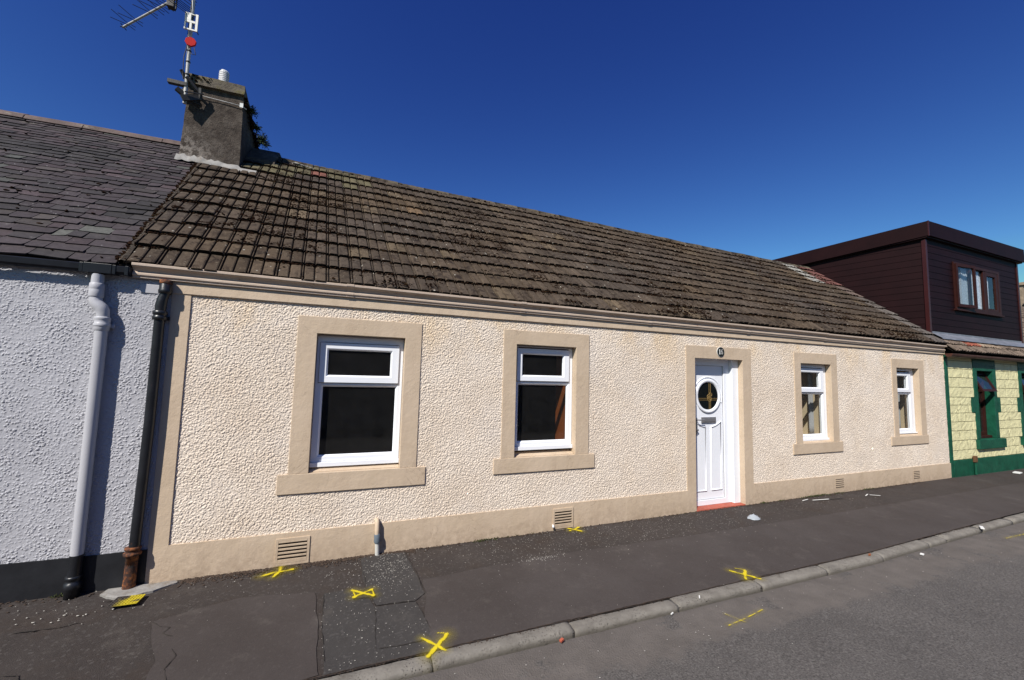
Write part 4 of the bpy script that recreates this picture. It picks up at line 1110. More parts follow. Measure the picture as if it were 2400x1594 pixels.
# roof
yr_ = bpy.data.objects.new('roof', None); COL.objects.link(yr_); yr_.parent = yh; yr_.location = Vector((14, .5, 2.3))-Vector(yh.location)
def tint_r(x, t, r):
    v_ = r.uniform(.85, 1.15)
    if 12.95 < x < 13.45 and t > .055 or (14.9 < x < 15.5 and t > .1): return (.24*v_, .075*v_, .05*v_)
    if 13.45 < x < 14.3 and t > .055: return (.26*v_, .20*v_, .15*v_)
    return (.155*v_, .12*v_, .095*v_)
rb = MB(); PROF_S = PROF; PROF = [(i/16, .014+.014*math.cos(2*math.pi*2*i/16)) for i in range(17)]
R2 = [(12, 2.3), (24, 2.3)]
_rp = roofpt
def roofpt(x, t, h=0, ridge=None, skew=False, base=2.25):
    y = lerp(-.16, 2.3, t); return (x, y-h*SIN, 2.215+(y+.08)*TAN+h*COS)
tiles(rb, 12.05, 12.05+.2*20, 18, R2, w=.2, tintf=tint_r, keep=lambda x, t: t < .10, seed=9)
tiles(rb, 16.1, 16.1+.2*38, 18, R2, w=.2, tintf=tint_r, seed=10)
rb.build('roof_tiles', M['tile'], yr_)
f = MB(); f.add([roofpt(12.05, 0, -.015), roofpt(24, 0, -.015), roofpt(24, 1, -.015), roofpt(12.05, 1, -.015), (24, 4.9, 2.1), (12.05, 4.9, 2.1)], [(0,1,2,3), (3,2,4,5)]); f.build('roof_deck', M['dark_void'], yr_)
roofpt = _rp; PROF = PROF_S
f = MB(); vs = []
for i in range(30):
    x = lerp(12.16, 16.15, i/29); q = .006*nz(x*6, 1)
    vs += [(x, .025, 2.392+q), (x, .035, 2.415+q), (x, .188, 2.525), (x, .189, 2.56)]
f.add(vs, [(i*4+j, (i+1)*4+j, (i+1)*4+j+1, i*4+j+1) for i in range(29) for j in range(3)]); f.build('lead_apron', M['lead'], yr_)
# dormer
dm = bpy.data.objects.new('dormer', None); COL.objects.link(dm); dm.parent = yh; dm.location = Vector((14, .5, 3.4))-Vector(yh.location)
DY = .2
def chx(y): return 12.14-.245*(y-.2)
f = MB(); nb = 15; zb0, zb1 = 2.44, 4.46
hb = (zb1-zb0)/nb
for k in range(nb):
    za = zb0+k*hb
    for (a, c) in ([(12.14, 16.08)] if not (3.08 < za+hb/2 < 4.10) else [(12.14, 13.15), (15.13, 16.08)]):
        f.hexa([(a, DY-.007, za+.002), (c, DY-.007, za+.002), (c, DY+.03, za+.004), (a, DY+.03, za+.004), (a, DY-.001, za+hb), (c, DY-.001, za+hb), (c, DY+.03, za+hb), (a, DY+.03, za+hb)])
    ya_, yb_ = .215, 3.3
    f.hexa([(chx(ya_)-.007, ya_, za+.002), (chx(ya_)+.03, ya_, za+.004), (chx(yb_)+.03, yb_, za+.004), (chx(yb_)-.007, yb_, za+.002), (chx(ya_)-.001, ya_, za+hb), (chx(ya_)+.03, ya_, za+hb), (chx(yb_)+.03, yb_, za+hb), (chx(yb_)-.001, yb_, za+hb)])
f.box(13.15, 15.13, DY+.0, DY+.03, 2.98+.02, 3.09); f.box(13.15, 15.13, DY, DY+.03, 4.12, 4.46)
f.build('cladding', M['clad'], dm)
f = MB(); f.box(16.08, 16.12, DY, 3.4, 2.44, 4.46); f.box(12.0, 16.1, 3.3, 3.4, 2.4, 4.46); f.build('dormer_rear', M['clad'], dm)
f = MB(); f.box(12.10, 12.165, DY-.022, DY+.045, 2.45, 4.44); f.build('corner_trim', M['clad_trim'], dm, .003); f = MB(); f.box(16.06, 16.125, DY-.022, DY+.02, 2.42, 4.44); f.build('corner_trim', M['clad_trim'], dm, .003)
# fascia + flat roof, falling backwards
f = MB(); zt = lambda y: 4.80-.07*(y-.1); zb = lambda y: 4.50-.07*(y-.1)
def slab(xa0, xa1, ya_, yb_, z0f, z1f): pass
yf, yb_ = .105, 3.4
f.hexa([(12.165, yf, 4.50), (16.27, yf, 4.47), (16.27, yf+.03, 4.47), (12.165, yf+.03, 4.50), (12.165, yf, 4.80), (16.27, yf, 4.69+.09), (16.27, yf+.03, 4.69+.09), (12.165, yf+.03, 4.80)])
f.hexa([(12.165-.09, yf+.001, 4.50), (12.165-.001, yf+.001, 4.50), (chx(yb_)+.0, yb_, zb(yb_)), (chx(yb_)-.09, yb_, zb(yb_)), (12.165-.09, yf+.001, 4.80), (12.165-.001, yf+.001, 4.80), (chx(yb_), yb_, zt(yb_)), (chx(yb_)-.09, yb_, zt(yb_))])
f.build('fascia', M['clad'], dm)
f = MB(); f.hexa([(12.08, yf+.035, 4.47), (16.25, yf+.035, 4.45), (16.25, yb_, 4.25), (11.35, yb_, 4.25), (12.10, yf+.035, 4.78), (16.25, yf+.035, 4.74), (16.25, yb_, 4.53), (11.37, yb_, 4.53)]); f.build('flat_roof', M['clad'], dm)
f = MB(); f.box(12.072, 12.095, yf-.006, yf+.012, 4.49, 4.805); f.build('fascia_corner', M['clad_trim'], dm)
# dormer window: three lights
dw = bpy.data.objects.new('window', None); COL.objects.link(dw); dw.parent = dm; dw.location = Vector((14.1, .2, 3.1))-parent_world(dm)
f = MB(); picture(f, 13.145, 15.135, 3.10, 4.11, .055, .09, .07, .06, DY-.03, DY+.018)
f.box(14.06, 14.13, DY-.02, DY+.06, 3.17, 4.05) if False else None
f.box(14.40, 14.48, DY-.022, DY+.018, 3.1705, 4.0495); f.box(13.84, 13.90, DY-.01, DY+.018, 3.1705, 4.0495)
picture(f, 14.4805, 15.044, 3.1705, 4.0495, .07, .11, .045, .09, DY-.025, DY+.012)
f.build('window_frame', M['brown_frame'], dw, .003)
f = MB(); f.box(13.1, 15.16, DY-.06, DY-.0, 3.06, 3.095); f.build('window_sill', M['brown_frame'], dw, .003)
f = MB(); f.add([(13.2, DY+.016, 3.17), (14.40, DY+.016, 3.17), (14.40, DY+.016, 4.05), (13.2, DY+.016, 4.05)], [(0,1,2,3)]); f.build('glass_pane', M['glass'], dw)
f = MB(); f.add([(14.54, DY-.002, 3.21), (14.94, DY-.002, 3.21), (14.94, DY-.002, 3.96), (14.54, DY-.002, 3.96)], [(0,1,2,3)]); f.build('glass_pane', M['glass'], dw)
sa = bpy.data.objects.new('open_sash', None); COL.objects.link(sa); sa.parent = dw; sa.location = (0, 0, 0)
def swing(vs, hx, hy, ang):
    c_, s2 = math.cos(ang), math.sin(ang); return [(hx+(x-hx)*c_+(y-hy)*s2, hy-(x-hx)*s2+(y-hy)*c_, z) for x, y, z in vs]
f = MB(); picture(f, 13.17, 13.80, 3.14, 4.07, .055, .055, .06, .06, DY-.055, DY-.02); f.v = swing(f.v, 13.17, DY-.035, R_(6)); f.build('sash_frame', M['brown_frame'], sa)
f = MB(); f.add([(13.22, DY-.03, 3.19), (13.76, DY-.03, 3.19), (13.76, DY-.03, 4.02), (13.22, DY-.03, 4.02)], [(0,1,2,3)]); f.v = swing(f.v, 13.17, DY-.03, R_(6)); f.build('glass_pane', M['glass'], sa)
def drape(name, x0_, x1_, y, z0_, z1_, amp, waves, mat, label, cat='curtain', edge=None):
    b = MB(); n = 60; m = 8; vs = []
    for i in range(n+1):
        u = i/n; 
        for j in range(m+1):
            w__ = j/m; x = lerp(x0_, x1_, u)
            if edge: x = lerp(lerp(x0_, x1_, edge(w__)), x1_, u)
            vs.append((x, y+amp*math.sin(u*waves*2*math.pi)+amp*.4*math.sin(u*waves*4.7+w__*2), lerp(z0_, z1_, w__)))
    b.add(vs, [(i*(m+1)+j, (i+1)*(m+1)+j, (i+1)*(m+1)+j+1, i*(m+1)+j+1) for i in range(n) for j in range(m)], True)
    o = b.build(name, mat); o.data.materials[0] = mat; sm = o.modifiers.new('t', 'SOLIDIFY'); sm.thickness = .002; tag(o, label, cat); return o
drape('net_curtain', 13.92, 14.46, .245, 3.10, 4.1, .012, 8, M['lace'], 'white lace net curtain in the middle light of the dark dormer window')
drape('net_curtain', 14.54, 14.76, .245, 3.10, 4.1, .012, 6, M['lace'], 'narrow white net curtain in the right hand light of the dark dormer window')
drape('net_curtain', 13.26, 13.42, .250, 3.10, 4.1, .012, 4, M['lace'], 'slim white net curtain behind the open sash of the dark dormer window')

drape('net_curtain', 13.56, 13.88, .255, 3.10, 4.1, .010, 6, M['lace'], 'wider white net curtain seen through the open sash of the dark dormer window')
# third house beyond
th = thing('cottage', (27, 0, -.25), 'distant cottage roof and chimney just visible past the dark dormer', 'cottage')
f = MB(); f.box(24.01, 40, .0, 5, -.5, 2.2); f.build('wall', M['white_roughcast'] if False else M['mortar'], th)
rb = MB(); 
def roofpt(x, t, h=0, ridge=None, skew=False, base=2.25):
    y = lerp(-.2, 2.5, t); return (x, y-h*SIN, 2.25+(y+.08)*TAN+h*COS)
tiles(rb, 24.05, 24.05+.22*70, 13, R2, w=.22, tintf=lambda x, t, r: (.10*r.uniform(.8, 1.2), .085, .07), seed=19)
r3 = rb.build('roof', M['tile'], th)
f = MB(); f.add([roofpt(24.05, 0, -.02), roofpt(39.5, 0, -.02), roofpt(39.5, 1, -.02), roofpt(24.05, 1, -.02), (39.5, 5.2, 2.2), (24.05, 5.2, 2.2)], [(0,1,2,3), (3,2,4,5)]); f.build('roof_deck', M['dark_void'], r3)
roofpt = _rp
f = MB(); rough_box(f, (24.1, 2.5, 3.6), (24.42, 2.8, 5.22), (0,0,0,0), 6, .008); rough_box(f, (24.04, 2.44, 5.22), (24.50, 2.86, 5.32), (0,0,0,0), 4, .008)
f.build('chimney', painted('buff_brick', (.26, .2, .14), .3, .9, 8), r3)

ot = thing('added_terrace', (5, -10, -.35), 'unseen low row of cottages added across the road to block sky light', 'building')  # added out of view: blocks sky light, gives the windows something to reflect
f = MB(); f.box(-25, 40, -14, -9.6, -.5, 2.5); f.build('wall', painted('weathered_render', (.30, .27, .24), .2, .9, 2), ot)
f = MB(); f.add([(-25.2, -9.4, 2.45), (40.2, -9.4, 2.45), (40.2, -11.8, 4.7), (-25.2, -11.8, 4.7), (40.2, -14.2, 2.45), (-25.2, -14.2, 2.45)], [(0,1,2,3), (3,2,4,5), (0,3,5), (1,4,2)]); f.build('roof', M['ridge'], ot)

# ------------------------------------------------------------------ curtains and things inside the cream cottage
drape('curtain', 8.22, 8.60, .60, .45, 1.9, .018, 6, M['curtain'], 'beige curtain tied back behind the window just right of the white door', edge=lambda w: .55-.5*max(0, w-.62)/.38-.1*(1-w))
drape('curtain', 10.47, 10.86, .62, .45, 1.9, .02, 6, M['curtain'], 'beige curtain drawn across the window nearest the yellow cottage')
drape('blind', 8.52, 8.60, .30, .60, 1.74, .014, 4, M['blind'], 'pale grey blind edge in the window right of the white door', 'blind')
drape('blind', 10.86, 11.14, .30, .60, 1.74, .014, 10, M['blind'], 'pale grey blind in the window nearest the yellow cottage', 'blind')

# ------------------------------------------------------------------ aerial on the chimney
ae = thing('tv_aerial', (-.815, 1.93, 4.83), 'old television aerial on a pole lashed to the mossy chimney', 'aerial')
f = MB(); f.tube([(-.812, 1.93, 4.80), (-.818, 1.93, 5.5), (-.822, 1.93, 6.6)], [.021, .021, .018], 12); f.build('mast', M['metal'], ae)
f = MB()
bp = lambda s_: Vector((-.86, 1.73, 6.10)).lerp(Vector((-1.83, 2.70, 6.105)), s_)
f.tube([bp(0), bp(1)], .014, 8); f.build('boom', M['metal'], ae)
dirb = (bp(1)-bp(0)).normalized(); side = dirb.cross(Vector((0,0,1))).normalized()
NEAR = side.y > 0
for s_, L_ in ((.985, .05), (.90, .20), (.77, .20), (.52, .20), (.41, .20), (.34, .22), (.27, .22)):
    f = MB(); c = bp(s_)
    for a in (-1, 1):
        for k in (-1, 1): 
            if L_ < .1: f.tube([c, c+(side*a*.7+Vector((0,0,k*.5)))*L_], .006, 6); continue
            f.tube([c+Vector((0, 0, k*.012)), c+side*a*.05+Vector((0,0,k*.02)), c+(side*a*.95+Vector((0,0,k*.28)))*L_*(.42 if (a > 0) == NEAR else 1)], .0038, 6)
    f.build('element', M['dark_metal'], ae)
f = MB(); c = bp(.10)
for k in range(-4, 5): f.tube([c+side*-.20+Vector((0,0,k*.035))-dirb*abs(k)*.012, c+side*.20+Vector((0,0,k*.035))-dirb*abs(k)*.012], .004, 6)
f.tube([c+Vector((0,0,-.15)), c+Vector((0,0,.15))], .008, 6); f.build('reflector', M['dark_metal'], ae)
f = MB(); c = bp(.18); f.box(c.x-.04, c.x+.04, c.y-.04, c.y+.04, c.z-.10, c.z-.01); f.build('dipole_box', M['dark_metal'], ae, .006)
f = MB(); yy0, yy1 = 1.865, 1.885
picture(f, -.875, -.715, 5.755, 5.985, .018, .03, .018, .018, yy0, yy1); f.box(-.857, -.745, yy0, yy1, 5.855, 5.885); f.box(-.857, -.800, yy0, yy1, 5.885, 5.967); f.box(-.775, -.745, yy0, yy1, 5.773, 5.855) if False else None; f.box(-.812, -.785, yy0, yy1, 5.773, 5.855)
f.v = [(x, y-(x+.875)*.35, z-(x+.875)*.25) for x, y, z in f.v]
f.build('panel_aerial', M['grey_plastic'], ae, .002)
f = MB(); f.prism([(-.79+.062*math.cos(2*math.pi*i/8+.2), 5.60+.062*math.sin(2*math.pi*i/8+.2)) for i in range(8)], 1.86, 1.885)
f.build('red_disc', M['red_plastic'], ae, .004)
f = MB()
f.tube([(-.80, 1.90, 6.0), (-.79, 1.88, 5.85), (-.72, 1.84, 5.73), (-.71, 1.84, 5.70)], .006, 6)
f.tube([(-.835, 1.92, 6.2), (-.84, 1.91, 5.9), (-.835, 1.90, 5.55), (-.855, 1.90, 5.40), (-.85, 1.90, 5.2), (-.84, 1.9, 5.1)], .005, 6)
f.tube([(-.80, 1.9, 5.48), (-.76, 1.87, 5.44), (-.72, 1.85, 5.43), (-.745, 1.86, 5.53)], .004, 6)
f.build('cable', M['dark_metal'], ae)
f = MB()
for z in (5.50, 5.35, 5.18): f = MB(); f._lathe(-.817, 1.93, [(.024, z), (.026, z+.003), (.026, z+.016), (.024, z+.019)], 12); f.build('mast_tape', M['gasket'], ae)
f = MB()
f.box(-1.00, -.80, 1.90, 1.96, 5.025, 5.07)
f.bar((-.81, 1.90, 5.14), (-.66, 1.97, 4.98), .045, .03); f.bar((-.83, 1.88, 4.84), (-.65, 1.96, 4.95), .03, .07); f.bar((-.66, 1.93, 5.05), (-.655, 1.95, 4.90), .03, .03); f.bar((-.80, 1.86, 4.92), (-.62, 1.93, 4.98), .012, .012)
f.bar((-.90, 1.90, 4.96), (-.80, 1.95, 4.90), .05, .05); f.bar((-.87, 1.9, 5.22), (-.82, 1.95, 5.12), .03, .03)
f.bar((-.81, 1.94, 4.86), (-.67, 1.99, 4.86), .03, .01); f.bar((-.82, 1.93, 5.0), (-.89, 1.93, 4.92), .012, .03)
f.build('mast_bracket', M['rust'] if False else M['dark_metal'], ae)
f = MB(); f.tube([(-.66, 1.995, 4.99), (-.45, 1.998, 4.985), (-.215, 1.996, 4.975), (-.17, 2.05, 4.97)], .005, 6); f.build('lashing_wire', M['metal'], ae)
f = MB(); f.box(-.235, -.195, 1.985, 2.0, 4.95, 5.01); f.build('wire_clip', M['plaque_white'], ae)
# ferns and weeds on the chimney
def plant(loc, r, n, label, name='wild_plant'):
    t_ = thing(name, loc, label, 'plant'); b = MB(); rnd = random.Random(int(abs(loc[2])*1000))
    s2 = MB()
    for i in range(n):
        a = rnd.uniform(0, 6.28); e = rnd.uniform(-.5, 1.2); L_ = r*rnd.uniform(.5, 1.1)
        tip = Vector(loc)+Vector((math.cos(a)*math.cos(e), math.sin(a)*math.cos(e), math.sin(e)))*L_
        s2.tube([loc, Vector(loc).lerp(tip, .5)+Vector((0, 0, .01)), tip], .0018, 4)
        for k in range(7):
            c = Vector(loc).lerp(tip, .25+.11*k); d = Vector((rnd.uniform(-1, 1), rnd.uniform(-1, 1), rnd.uniform(-1, 1))).normalized()*.018; e2 = Vector((rnd.uniform(-1, 1), rnd.uniform(-1, 1), rnd.uniform(-1, 1))).normalized()*.010
            b.add([c, c+d*.5+e2, c+d, c+d*.5-e2], [(0,1,2,3)])
    b.build('leaves', M['leaf'], t_); s2.build('stems', M['moss'], t_)
plant((-.15, 2.25, 5.06), .10, 60, 'small green fern growing from the chimney top edge')
plant((-.15, 2.58, 5.0), .10, 60, 'middle tuft of dark weeds on the chimney side')
plant((-.13, 2.92, 4.97), .15, 130, 'largest bushy dark weed low on the chimney side above the ridge')
plant((-.74, 2.01, 5.21), .05, 14, 'green moss tuft beside the aerial pole on the chimney cope')

# ------------------------------------------------------------------ spray paint marks
def spray(name, strokes, label, cat='paint mark', res=.006, group=None, k=1):
    strokes = [([GM(*p) for p in st], w_) for st, w_ in strokes]
    xs_ = [p[0] for st in strokes for p in st[0]]; ys_ = [p[1] for st in strokes for p in st[0]]
    m = .08; x0_, x1_, y0_, y1_ = min(xs_)-m, max(xs_)+m, min(ys_)-m, max(ys_)+m
    nx = int((x1_-x0_)/res); ny = int((y1_-y0_)/res); V = []; D = []
    for i in range(nx+1):
        for j in range(ny+1):
            x, y = x0_+i*res, y0_+j*res; d = 0
            for pts, w in strokes:
                for a, b_ in zip(pts, pts[1:]):
                    ax, ay = a; bx_, by_ = b_; dx, dy = bx_-ax, by_-ay; L2 = dx*dx+dy*dy+1e-9
                    u = max(0, min(1, ((x-ax)*dx+(y-ay)*dy)/L2)); r = math.hypot(x-ax-u*dx, y-ay-u*dy)
                    w_ = w*(.75+.5*nz(x*25, y*25, 3)+.25); d = max(d, math.exp(-(r/w_)**2*1.5)*(.72+.55*nz(x*22, y*22, 6)), .30*math.exp(-(r/(2.6*w))**2))
            z = kerbstep(x, y)+.0155+.0035*nz(x*2, y*2) if y > ykerb(x)+.01 else (kerbstep(x, y)+.012 if y > ykerb(x)-.12 else kerbstep(x, y-.02)+.014)
            V.append((x, y, z)); D.append(d*k)
    F = []
    for i in range(nx):
        for j in range(ny):
            q = (i*(ny+1)+j, (i+1)*(ny+1)+j, (i+1)*(ny+1)+j+1, i*(ny+1)+j+1)
            if max(D[k] for k in q) > .03: F.append(q)
    used = sorted({k for q in F for k in q}); mp = {k: i for i, k in enumerate(used)}
    b = MB(); b.add([V[k] for k in used], [tuple(mp[k] for k in q) for q in F], True)
    o = b.build(name, M['spray']); at = o.data.attributes.new('dens', 'FLOAT', 'POINT'); at.data.foreach_set('value', [D[k] for k in used])
    tag(o, label, cat, group); return o
G_ = 'yellow spray paint marks on pavement and road'
spray('paint_mark', [([(.70,-.155),(.78,-.115),(.93,-.10)], .020), ([(.80,-.19),(.83,-.10),(.835,-.02)], .022)], 'smeared yellow spray cross against the wall below the first air vent', group=G_, k=.85)
spray('paint_mark', [([(3.745,-.005),(3.80,-.06),(3.85,-.12)], .016), ([(3.725,-.07),(3.80,-.05),(3.885,-.005)], .015)], 'small yellow spray cross on pavement beside the second air vent', group=G_)
spray('paint_mark', [([(1.82,-1.43),(1.88,-1.51),(1.945,-1.60)], .013), ([(1.985,-1.45),(1.91,-1.53),(1.83,-1.615)], .022), ([(1.93,-1.41),(1.97,-1.425)], .004)], 'big bold yellow spray cross over the nearest kerb joint', group=G_)
spray('paint_mark', [([(4.64,-1.40),(4.69,-1.48),(4.775,-1.60)], .016), ([(4.775,-1.45),(4.71,-1.50),(4.65,-1.555)], .020), ([(4.73,-1.38),(4.80,-1.44)], .004)], 'yellow spray cross at the kerb in front of the white door', group=G_)
spray('paint_mark', [([(3.90,-2.02),(4.08,-2.0),(4.32,-1.96)], .010), ([(4.0,-1.905),(4.02,-1.96),(4.05,-2.03)], .007)], 'faint worn yellow scribble on the road surface beyond the kerb', group=G_, k=.62)
spray('paint_mark', [([(8.49,-1.872),(8.7,-1.875),(8.95,-1.88)], .010)], 'thin yellow line on the road at the right edge of the view', group=G_, res=.01, k=.6)
# service cover with its painted cross
cv = thing('service_cover', (1.48, -.71, -.29), 'small rectangular metal cover in the pavement sprayed with a yellow cross', 'manhole cover')
corners = [GM(*p) for p in [(1.405, -.632), (1.560, -.672), (1.568, -.795), (1.413, -.775)]]
f = MB(); zz = zpave(1.48, -.7)
def rect_ring(b, cs, inset, z0_, z1_):
    c = Vector((sum(p[0] for p in cs)/4, sum(p[1] for p in cs)/4)); o_ = [Vector(p) for p in cs]; i_ = [p.lerp(c, inset) for p in o_]
    vs = [(p.x, p.y, z1_) for p in o_]+[(p.x, p.y, z1_) for p in i_]+[(p.x, p.y, z0_) for p in o_]+[(p.x, p.y, z0_) for p in i_]
    b.add(vs, [f_ for k in range(4) for m in [(k+1) % 4] for f_ in ((k, 4+k, 4+m, m), (k, m, 8+m, 8+k), (4+m, 4+k, 12+k, 12+m))])
rect_ring(f, corners, .10, zz-.02, zz+.017); f.build('cover_frame', M['dark_metal'], cv)
c = Vector((sum(p[0] for p in corners)/4, sum(p[1] for p in corners)/4)); inn = [Vector(p).lerp(c, .13) for p in corners]
f = MB(); f.hexa([(p.x, p.y, zz-.02) for p in inn]+[(p.x, p.y, zz+.0145) for p in inn]); f.f = [tuple(reversed(q)) for q in f.f]; f.build('cover_plate', M['dark_metal'], cv)
o = spray('painted_cross', [([(1.41,-.645),(1.48,-.715),(1.56,-.79)], .017), ([(1.555,-.68),(1.49,-.72),(1.42,-.765)], .018), ([(1.41,-.64),(1.43,-.76)], .006), ([(1.555,-.675),(1.565,-.79)], .006)], None, None)
for k in ('label', 'category', 'group'):
    if k in o: del o[k]
for v in o.data.vertices: v.co.z = zz+.0205
o.data.transform(Matrix.Translation(-Vector(cv.location))); o.parent = cv
# drain grate
dg = thing('drain_grate', (-.15, -.28, -.29), 'small perforated drain grate sprayed yellow at the foot of the rusty pipe', 'drain cover')
f = MB(); A4 = [Vector(p) for p in ((-.232, -.335), (-.062, -.335), (-.055, -.215), (-.222, -.200))]; nx, ny = 9, 6; zz = -.273
def bil(u, v): return A4[0].lerp(A4[1], u).lerp(A4[3].lerp(A4[2], u), v)
for i in range(nx+1):
    a, b_ = bil(i/nx, 0), bil(i/nx, 1); f.bar((a.x, a.y, zz), (b_.x, b_.y, zz), .0062, .006)
for j in range(ny+1):
    a, b_ = bil(0, j/ny), bil(1, j/ny); f.bar((a.x, a.y, zz+.0005), (b_.x, b_.y, zz+.0005), .0062, .006)
def gratemat():
    n = NT('grate_with_yellow_spray'); x, y, z = n.xyz()
    d1 = n.math('ABSOLUTE', n.math('ADD', n.math('MULTIPLY', n.math('ADD', x, .135), .55), n.math('MULTIPLY', n.math('ADD', y, .285), -.9)))
    a = n.ramp(n.math('ADD', x, .25), [(.04, 0.), (.11, 1.)])
    e = n.math('MAXIMUM', n.ramp(d1, [(.018, 1.), (.038, 0.)]), n.ramp(n.math('ADD', y, .36), [(.045, 1.), (.065, 0.)]))
    f2 = n.math('MULTIPLY', a, n.math('MAXIMUM', e, n.ramp(n.noise(14, 4), [(.46, 0.), (.52, .9)])))
    n.col(n.mix(f2, (.05, .042, .038), (.50, .40, .02))); n.rough(.6); return n.m
f.build('grate_bars', gratemat(), dg)
f = MB(); f.add([(p.x, p.y, zz-.0045) for p in A4], [(0,1,2,3)]); f.build('drain_pit', M['dark_void'], dg)
# mortar slab at the pipe foot
f = MB(); P2 = [(-.37, -.09), (-.31, -.15), (-.24, -.185), (-.12, -.185), (-.03, -.15), (.05, -.09), (.10, -.05), (.07, -.012), (-.35, -.012)]
b = MB(); pts = []
for i in range(len(P2)):
    a = Vector(P2[i]); c = Vector(P2[(i+1) % len(P2)])
    for k in range(4): p = a.lerp(c, k/4); pts.append((p.x+.008*nz(p.x*30, p.y*30), min(-.011, p.y+.008*nz(p.x*30+4, p.y*30))))
n = len(pts); zt_ = -.272
b.add([(x, y, zt_+.004*nz(x*9, y*9)-.006) for x, y in pts]+[(x, y, -.32) for x, y in pts]+[(lerp(-.15, x, .85), lerp(-.1, y, .85), zt_+.004*nz(x*9, y*9)) for x, y in pts]+[(-.15, -.1, zt_)],
      [(i, (i+1) % n, n+(i+1) % n, n+i) for i in range(n)]+[(2*n+i, 2*n+(i+1) % n, (i+1) % n, i) for i in range(n)]+[(3*n, 2*n+(i+1) % n, 2*n+i) for i in range(n)], False)
b.f = [tuple(reversed(q)) for q in b.f]
tag(b.build('mortar_slab', M['mortar']), 'grey mortar haunch around the foot of the rusty downpipe', 'mortar slab')

# ------------------------------------------------------------------ grit, dirt, weeds, litter
rnd = random.Random(31); random.seed(31); b = MB()
def chips(b, n, fx, fy, r0, r1):
    for i in range(n):
        x, y = fx(), fy()
        if y < ykerb(x)-.13 or y > -.008:
            if y > -.008: continue
        z = kerbstep(x, y)+.010+(.0035*nz(x*2, y*2) if y > ykerb(x) else 0)
        b.blob((x, y, z), rnd.uniform(r0, r1), .5)
chips(b, 300, lambda: rnd.gauss(1.72, .12), lambda: -abs(rnd.gauss(.25, .18))-.05, .0016, .0036)
chips(b, 700, lambda: rnd.uniform(-1, 9), lambda: -abs(rnd.gauss(.15, .22))-.01, .0015, .0034)
chips(b, 550, lambda: rnd.uniform(2.6, 6), lambda: -abs(rnd.gauss(.3, .2))-.01, .0016, .0036)
chips(b, 110, lambda: rnd.uniform(-.9, 6), lambda: rnd.uniform(-1.5, -.1), .0012, .0026)
chips(b, 220, lambda: rnd.uniform(1.2, 1.9), lambda: rnd.uniform(-1.45, -.2), .0018, .0038)
chips(b, 26, lambda: rnd.gauss(-.5, .2), lambda: rnd.gauss(-.3, .08), .003, .0065)
chips(b, 110, lambda: rnd.uniform(1.5, 10), lambda: -1.6-abs(rnd.gauss(0, .25)), .0018, .004)
chips(b, 90, lambda: rnd.gauss(3.15, .12), lambda: rnd.gauss(-.55, .03), .0018, .004)
tag(b.build('grit', M['grit']), 'pale grit scattered on the pavement', None, kind='stuff')
b = MB()
for i in range(2600):
    x = rnd.uniform(-1, 11) if rnd.random() < .45 else rnd.uniform(-.1, 2.0); y = -abs(rnd.gauss(0, .035 if x > 2 else .05))-.004
    if -.42 < x < .12 and y > -.2: continue
    b.blob((x, y, zpave(x, y)+.004), rnd.uniform(.003, .010), .55)
for i in range(1100):
    x = rnd.uniform(-1, 9); y = ykerb(x)+rnd.gauss(.0, .012); b.blob((x, y, zpave(x, y)+.001), rnd.uniform(.002, .006), .5)
tag(b.build('dirt', M['dirt']), 'loose brown dirt gathered along the wall foot and kerb', None, kind='stuff')
b = MB()
for cxx, wd, n in ((6.95, .04, 40), (7.3, .05, 25), (8.1, .16, 260), (8.65, .06, 40), (2.75, .08, 90), (3.1, .3, 25), (-.60, .04, 60), (9.4, .12, 60), (5.3, .2, 15)):
    for i in range(n):
        x = rnd.gauss(cxx, wd); y = -.006-abs(rnd.gauss(0, .02)); h = rnd.uniform(.008, .022); a = rnd.uniform(0, 3.1)
        z = zpave(x, y)+.004; dx, dy = math.cos(a)*.005, math.sin(a)*.005; lx, ly = rnd.uniform(-.012, .012), rnd.uniform(-.014, .004)
        b.add([(x-dx, y-dy, z), (x+dx, y+dy, z), (x+lx+dx*.3, y+ly, z+h), (x+lx-dx*.6, y+ly, z+h*.8)], [(0,1,2,3)])
tag(b.build('weeds', M['weed']), 'small green weeds along the foot of the wall', None, kind='stuff')
# litter
def zt2(x, y): return kerbstep(x, y)+.012
b = MB(); n = 15; m = 11; vs = []; cx_, cy_ = 6.23, -.415
for i in range(n):
    a = 2*math.pi*i/n
    for j in range(m):
        r = .085*(1-j/(m-1))*(1+.25*nz(math.cos(a)*2, math.sin(a)*2, 1)); h = .05*(j/(m-1))**.6*(1+.5*nz(math.cos(a)*1.5+j*.3, math.sin(a)*1.5, 4))
        vs.append((cx_+r*math.cos(a), cy_+r*.8*math.sin(a), zt2(cx_, cy_)+h+.004*nz(i, j*.9)))
b.add(vs, [(i*m+j, ((i+1) % n)*m+j, ((i+1) % n)*m+j+1, i*m+j+1) for i in range(n) for j in range(m-1)], True)
tag(b.build('plastic_bag', M['bag']), 'crumpled clear plastic bag on the pavement outside the white door', 'litter')
b = MB()
def stick(b, x, y, a, L_, w=.012, h=.004):
    x, y = GM(x, y)
    dx, dy = math.cos(a)*L_/2, math.sin(a)*L_/2; z = zt2(x, y)+h/2; b.bar((x-dx, y-dy, z), (x+dx, y+dy, z+.004), w, h)
def litter(name, args, mat, label, cat='litter'):
    b = MB()
    for a in args: stick(b, *a)
    return tag(b.build(name, mat, None, .001), label, cat)
litter('paper_strip', [(7.72, -.10, .1, .14, .014)], M['paper'], 'short white strip leftmost of the scraps beside the weeds')
litter('paper_strip', [(7.98, -.16, -.15, .30, .016)], M['paper'], 'long white strip on the pavement below the weeds by the wall')
